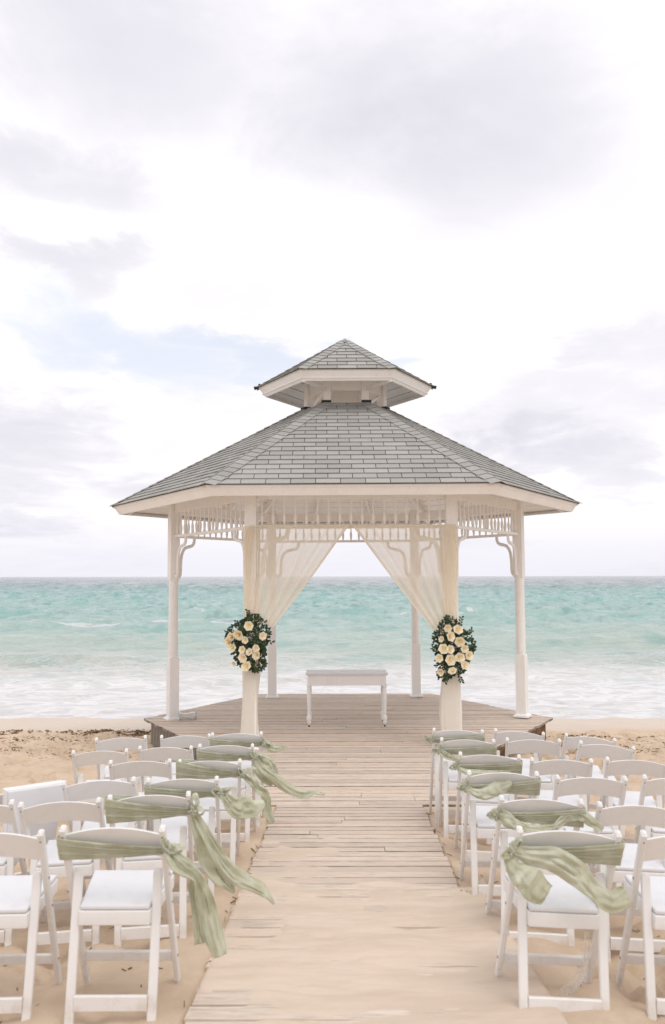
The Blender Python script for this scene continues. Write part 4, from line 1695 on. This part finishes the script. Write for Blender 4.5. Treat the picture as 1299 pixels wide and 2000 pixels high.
def sash(chair_key, tails, label, band=(.045, .155, .088, .122), over=0.0):
    ch = CH[chair_key]
    ks = 1 if chair_key[0] == 'L' else -1          # knot on the aisle-side post
    root = empty('chair_sash', ch.location, tuple(ch.rotation_euler))
    root.rotation_euler = ch.rotation_euler
    tag(root, label, 'sash', 'sage green sashes tied to the aisle chairs')
    rs = random.Random(sum(map(ord, chair_key)))
    # band: closed loop seen from above, knot side narrow, outer side wide
    npth, nv = 120, 22
    path = []
    xk, xo = ks * .222, -ks * .233
    n0, n1 = -.030, .030
    segs = [((xk, n0), (xo, n0)), ((xo, n0), (xo - ks * .004, n1)), ((xo, n1), (xk, n1)), ((xk, n1), (xk, n0))]
    lens = [.455, .06, .455, .06]
    tot = sum(lens)
    us_ = np.linspace(0, tot, npth)
    XX = np.zeros((npth, nv, 3))
    s0, s1, k0, k1 = band
    for i, u in enumerate(us_):
        a = 0
        for (p, q), l_ in zip(segs, lens):
            if u <= a + l_ + 1e-9:
                f = (u - a) / l_
                x = p[0] + (q[0] - p[0]) * f
                nn = p[1] + (q[1] - p[1]) * f
                break
            a += l_
        w_ = min(max((x - xk) / (xo - xk), 0), 1)          # 0 at knot, 1 at outer post
        near = nn < 0
        dish = .016 * max(0, 1 - (x / .2) ** 2)
        tt = w_ ** .85
        sag = math.sin(math.pi * w_)
        top = k0 + (s0 - k0) * tt ** 1.3 + (.012 * sag if near else -.016 * sag)
        bot = k1 + (s1 - k1) * tt ** .8 + .006 * sag
        for j in range(nv):
            v = j / (nv - 1)
            s_ = top + (bot - top) * v
            z = TOPZ - s_
            pleat = math.sin(v * 15 + 3 * w_ + rs.random() * 0 + ks) * .011 * (1.15 - .6 * w_) + math.sin(v * 31 + 5 * w_) * .004
            off = nn + (-1 if near else 1) * abs(pleat) * 1.0 + (dish if not near else dish * .55)
            XX[i, j] = (x, leg_y(z) + off, z)
    o = new_obj('band', grid_mesh(XX[:, :, 0], XX[:, :, 1], XX[:, :, 2]), M['sash'], root)
    add_thick(o, .0022)
    # knot: a crumpled lump with two short loops
    kz = TOPZ - (k0 + k1) / 2
    kc = Vector((xk + ks * .012, leg_y(kz) - .035, kz))
    bm = bmesh.new()
    bmesh.ops.create_icosphere(bm, subdivisions=4, radius=1)
    ph = rs.uniform(0, 6)
    for v in bm.verts:
        c = v.co
        a = math.atan2(c.x, c.z)
        rdg = 1 + .20 * math.sin(4 * a + 3 * c.y + ph) + .12 * math.sin(9 * c.x + 7 * c.z + ph) + .08 * math.sin(15 * c.z - 8 * c.y)
        v.co = Vector((c.x * .026, c.y * .022, c.z * .030)) * rdg
    me = bpy.data.meshes.new('knot')
    bm.to_mesh(me)
    bm.free()
    me.polygons.foreach_set('use_smooth', [True] * len(me.polygons))
    o = new_obj('knot', me, M['sash'], root)
    o.location = kc
    for q in range(2):
        a = rs.uniform(-.5, .6) + (0 if q == 0 else 2.2)
        d = Vector((ks * math.cos(a), -.2, math.sin(a)))
        P = [kc, kc + d * .03 + Vector((0, -.01, .014)), kc + d * .055 + Vector((0, -.012, 0)), kc + d * .032 + Vector((0, -.006, -.018)), kc + Vector((0, -.01, -.01))]
        o = new_obj('loop', ribbon([tuple(x) for x in P], [.02, .034, .036, .03, .02], [.3, 1.0, 1.3, 1.0, .5], 1.5, .12, 26, 10, rs.uniform(0, 6)), M['sash'], root)
        add_thick(o)
    for ti, (pts_, wds, tws, fl) in enumerate(tails):
        P = [(kc.x + a, kc.y + b, kc.z + c) for a, b, c in pts_]
        o = new_obj('tail', ribbon(P, wds, tws, fl, .13, 64, 26, rs.uniform(0, 6)), M['sash'], root)
        add_thick(o)
    return root


# tails: points (x, y, z) from the knot in metres, widths, twists, fold count
S = sash
S('LA6', [([(0, 0, 0), (.05, -.03, -.055), (.12, -.03, -.10), (.155, -.01, -.20), (.18, 0, -.33), (.225, -.01, -.43)], [.05, .085, .07, .085, .10, .075], [.2, .5, .9, .3, .1, -.2], 2.2),
          ([(0, 0, 0), (.035, .01, -.05), (.09, .02, -.10), (.11, .02, -.21), (.14, .02, -.39)], [.04, .07, .06, .06, .07], [0, .3, 1.2, .7, .4], 2.),
          ([(0, 0, 0), (.03, -.02, .014), (.075, -.02, .016)], [.03, .05, .008], [.2, .3, .2], 1.)],
  'sage sash with long tails hanging straight down, on the nearest left aisle chair')
S('LA5', [([(0, 0, 0), (.05, .0, -.10), (.13, .0, -.24), (.22, .0, -.35), (.36, .01, -.44), (.43, .01, -.52)], [.03, .06, .085, .10, .075, .02], [.1, .2, .3, .2, .5, .9], 1.3),
          ([(0, 0, 0), (.03, .02, -.12), (.08, .03, -.25), (.16, .03, -.37), (.215, .03, -.455)], [.03, .09, .14, .13, .02], [0, .1, .1, .3, .8], 1.2),
          ([(0, 0, 0), (-.005, -.015, .045), (.012, -.01, .08), (.018, -.01, .035), (.0, 0, 0)], [.02, .03, .035, .03, .02], [1.2, 1., .6, 1., 1.2], 1.)],
  'sage sash with two broad tails blown over the walk, second left aisle chair from camera', band=(.008, .160, .088, .125))
S('LA4', [([(0, 0, 0), (.04, -.02, -.03), (.11, -.02, -.085), (.19, -.01, -.10), (.27, .0, -.07)], [.04, .08, .15, .15, .06], [.2, .2, .15, .6, 1.2], 1.4),
          ([(0, 0, 0), (.03, .0, .015), (.08, .0, .025), (.10, 0, .02)], [.03, .035, .03, .02], [1., 1.1, 1.2, 1.], 1.)],
  'sage sash with one billowing puffed tail, third left aisle chair from the camera')
S('LA3', [([(0, 0, 0), (.05, -.02, -.035), (.10, -.01, -.10), (.15, .0, -.15), (.17, .0, -.25), (.21, .0, -.34)], [.05, .08, .075, .085, .08, .05], [.2, .6, .2, .8, .2, .4], 2.4),
          ([(0, 0, 0), (.03, 0, .03), (.075, 0, .035), (.09, 0, .02)], [.03, .035, .035, .02], [1., 1.2, 1.2, 1.], 1.)],
  'sage sash with a crumpled hanging tail, fourth left aisle chair from the camera', band=(.0, .150, .088, .122))
S('LA2', [([(0, 0, 0), (.05, -.02, -.09), (.15, -.01, -.17), (.27, .0, -.26), (.38, .0, -.30), (.47, .0, -.285), (.55, 0, -.30)], [.05, .10, .10, .085, .075, .05, .015], [.2, .4, .3, .1, .5, 1.0, .4], 2.),
          ([(0, 0, 0), (.07, .02, -.02), (.13, .03, -.08), (.16, .03, -.15)], [.03, .08, .08, .05], [.1, .3, .5, .6], 2.),
          ([(0, 0, 0), (.0, -.01, -.09), (.06, .0, -.18), (.13, .02, -.23)], [.03, .05, .05, .02], [.2, .4, .6, .6], 2.)],
  'sage sash with a long tail streaming over the boards, second left chair from gazebo')
S('LA1', [([(0, 0, 0), (.05, -.01, -.04), (.11, -.01, -.05), (.20, 0, -.03)], [.03, .07, .055, .03], [.2, .2, .5, .8], 1.6),
          ([(0, 0, 0), (.04, .0, -.01), (.09, .01, -.02)], [.04, .05, .03], [1., .8, .8], 2.)],
  'sage sash with a short tail blown out to the right, left aisle chair nearest gazebo')

S('RA6', [([(0, 0, 0), (.06, -.03, -.01), (.16, -.05, -.01), (.26, -.06, -.06), (.33, -.06, -.13), (.40, -.06, -.175), (.47, -.06, -.14)], [.04, .085, .12, .12, .09, .10, .10], [.2, .15, .1, .2, .7, .5, .2], 1.3),
          ([(-.03, 0, -.03), (.01, -.05, -.07), (.07, -.06, -.115), (.13, -.06, -.15)], [.02, .10, .15, .10], [.1, .0, .0, .1], .9)],
  'sage sash with wide tails blown across the backrest, nearest right aisle chair')
S('RA5', [([(0, 0, 0), (.05, -.03, -.01), (.11, -.03, -.045), (.20, -.02, -.06), (.32, -.02, -.035)], [.05, .085, .06, .05, .02], [.2, .5, .5, .4, .4], 2.),
          ([(.30, -.02, -.05), (.36, .0, -.005), (.44, .0, .02), (.50, .0, -.01), (.56, .0, -.05)], [.03, .06, .07, .06, .03], [.3, .2, .1, .2, .2], 1.2)],
  'sage sash with tail arching up behind, second right aisle chair from camera')
S('RA4', [([(0, 0, 0), (.05, -.03, -.02), (.12, -.04, -.03), (.20, -.04, .0), (.28, -.04, .045)], [.03, .05, .085, .10, .03], [.2, .1, .0, .0, .1], .9)],
  'sage sash with a leaf-shaped tail flipped up, third right aisle chair from camera')
S('RA3', [([(0, 0, 0), (.06, -.03, -.03), (.16, -.03, -.04), (.28, -.03, -.03), (.38, -.03, -.01)], [.03, .045, .06, .055, .02], [.2, .2, .0, .1, .1], 1.2)],
  'sage sash with a thin tail blown along the rail, fourth right aisle chair from camera')
S('RA2', [([(0, 0, 0), (.05, -.02, -.03), (.11, -.02, -.055), (.17, -.02, -.075)], [.04, .065, .05, .04], [.2, .3, .3, .3], 2.)],
  'sage sash pulled diagonally towards the next chair, second right aisle chair from gazebo')
S('RA1', [([(0, 0, 0), (-.03, -.01, .015), (-.05, -.01, .035)], [.03, .05, .03], [.6, .8, .8], 2.)],
  'sage sash with a small tight knot and no free tail, right aisle chair nearest gazebo')

# ------------------------------------------------------------------ wrack on the sand
wk = MB()
rw = random.Random(33)


def gz(x_, y_):
    return float(sand_h(np.array([[x_]]), np.array([[y_]]))[0, 0])


spots_w = [(-5.9, 15.35, 60, .35), (-4.7, 15.2, 40, .8), (-4.0, 15.15, 80, .35), (-3.0, 14.9, 30, .2), (-3.3, 14.95, 50, .25), (-6.6, 15.3, 50, .7), (3.9, 14.3, 16, .15), (3.5, 13.4, 16, .15), (5.6, 12.9, 30, .2),
           (4.6, 14.1, 12, .3), (5.3, 13.2, 16, .3), (-2.9, 14.2, 10, .2), (3.4, 15.2, 7, .08), (4.2, 12.6, 20, .4), (-5, 13.8, 30, .8), (6.3, 12.9, 24, .5), (-4.2, 12.5, 24, .8)]
for (wx, wy, n_, sp_) in spots_w:
    for i in range(n_ * 3):
        x_, y_ = wx + rw.gauss(0, sp_), wy + rw.gauss(0, .07 + .12 * sp_)
        z_ = gz(x_, y_) + .004
        a = rw.uniform(0, 3.14)
        l_ = rw.uniform(.02, .09)
        hh = rw.uniform(.0, .012)
        l_ *= rw.uniform(.15, .8)
        wk.tube([(x_ - l_ * math.cos(a), y_ - l_ * math.sin(a) * .4, z_), (x_ + rw.gauss(0, .012), y_ + rw.gauss(0, .01), z_ + hh + .006), (x_ + l_ * math.cos(a), y_ + l_ * math.sin(a) * .4, z_ + rw.uniform(0, .01))], rw.uniform(.003, .009), 4)
new_obj('dried_seaweed', wk.mesh(), M['weed'], kind='stuff')
tw = MB()
for i in range(420):
    x_ = rw.choice((-1, 1)) * rw.uniform(.9, 3.2) + .1
    y_ = rw.uniform(3.5, 9.5)
    z_ = gz(x_, y_) + .003
    a = rw.uniform(0, 3.14)
    l_ = rw.uniform(.006, .022)
    tw.tube([(x_ - l_ * math.cos(a), y_ - l_ * math.sin(a), z_), (x_ + l_ * math.cos(a), y_ + l_ * math.sin(a), z_ + .004)], rw.uniform(.0015, .004), 4)
for i in range(40):
    y_ = rw.uniform(3.6, 8.0)
    x_ = xl(y_) - .01 + rw.gauss(0, .02) if i % 2 else xr(y_) + .03 + rw.gauss(0, .02)
    z_ = plane_z(y_) + .006
    a = rw.uniform(0, 3.14)
    l_ = rw.uniform(.008, .02)
    tw.tube([(x_ - l_ * math.cos(a), y_ - l_ * math.sin(a), z_ - .01), (x_ + l_ * math.cos(a), y_ + l_ * math.sin(a), z_)], rw.uniform(.002, .005), 4)
new_obj('twigs', tw.mesh(), M['weed'], kind='stuff')

# wisp of torn tulle caught on the stretcher of the nearest right aisle chair
tl = ribbon([(1.165, 4.02, .56), (1.15, 3.97, .50), (1.13, 3.93, .44), (1.06, 3.88, .395), (.98, 3.84, .375)], [.03, .05, .08, .14, .10], [.3, .6, .9, 1.1, 1.2], 3., .12, 50, 24, 2.)
at = tl.attributes.new('dens', 'FLOAT', 'POINT')
at.data.foreach_set('value', np.full(len(tl.vertices), .8, np.float32))
tu = new_obj('tulle_scrap', tl, M['tulle'])
tag(tu, 'wisp of torn white tulle snagged under the nearest right aisle chair', 'tulle')
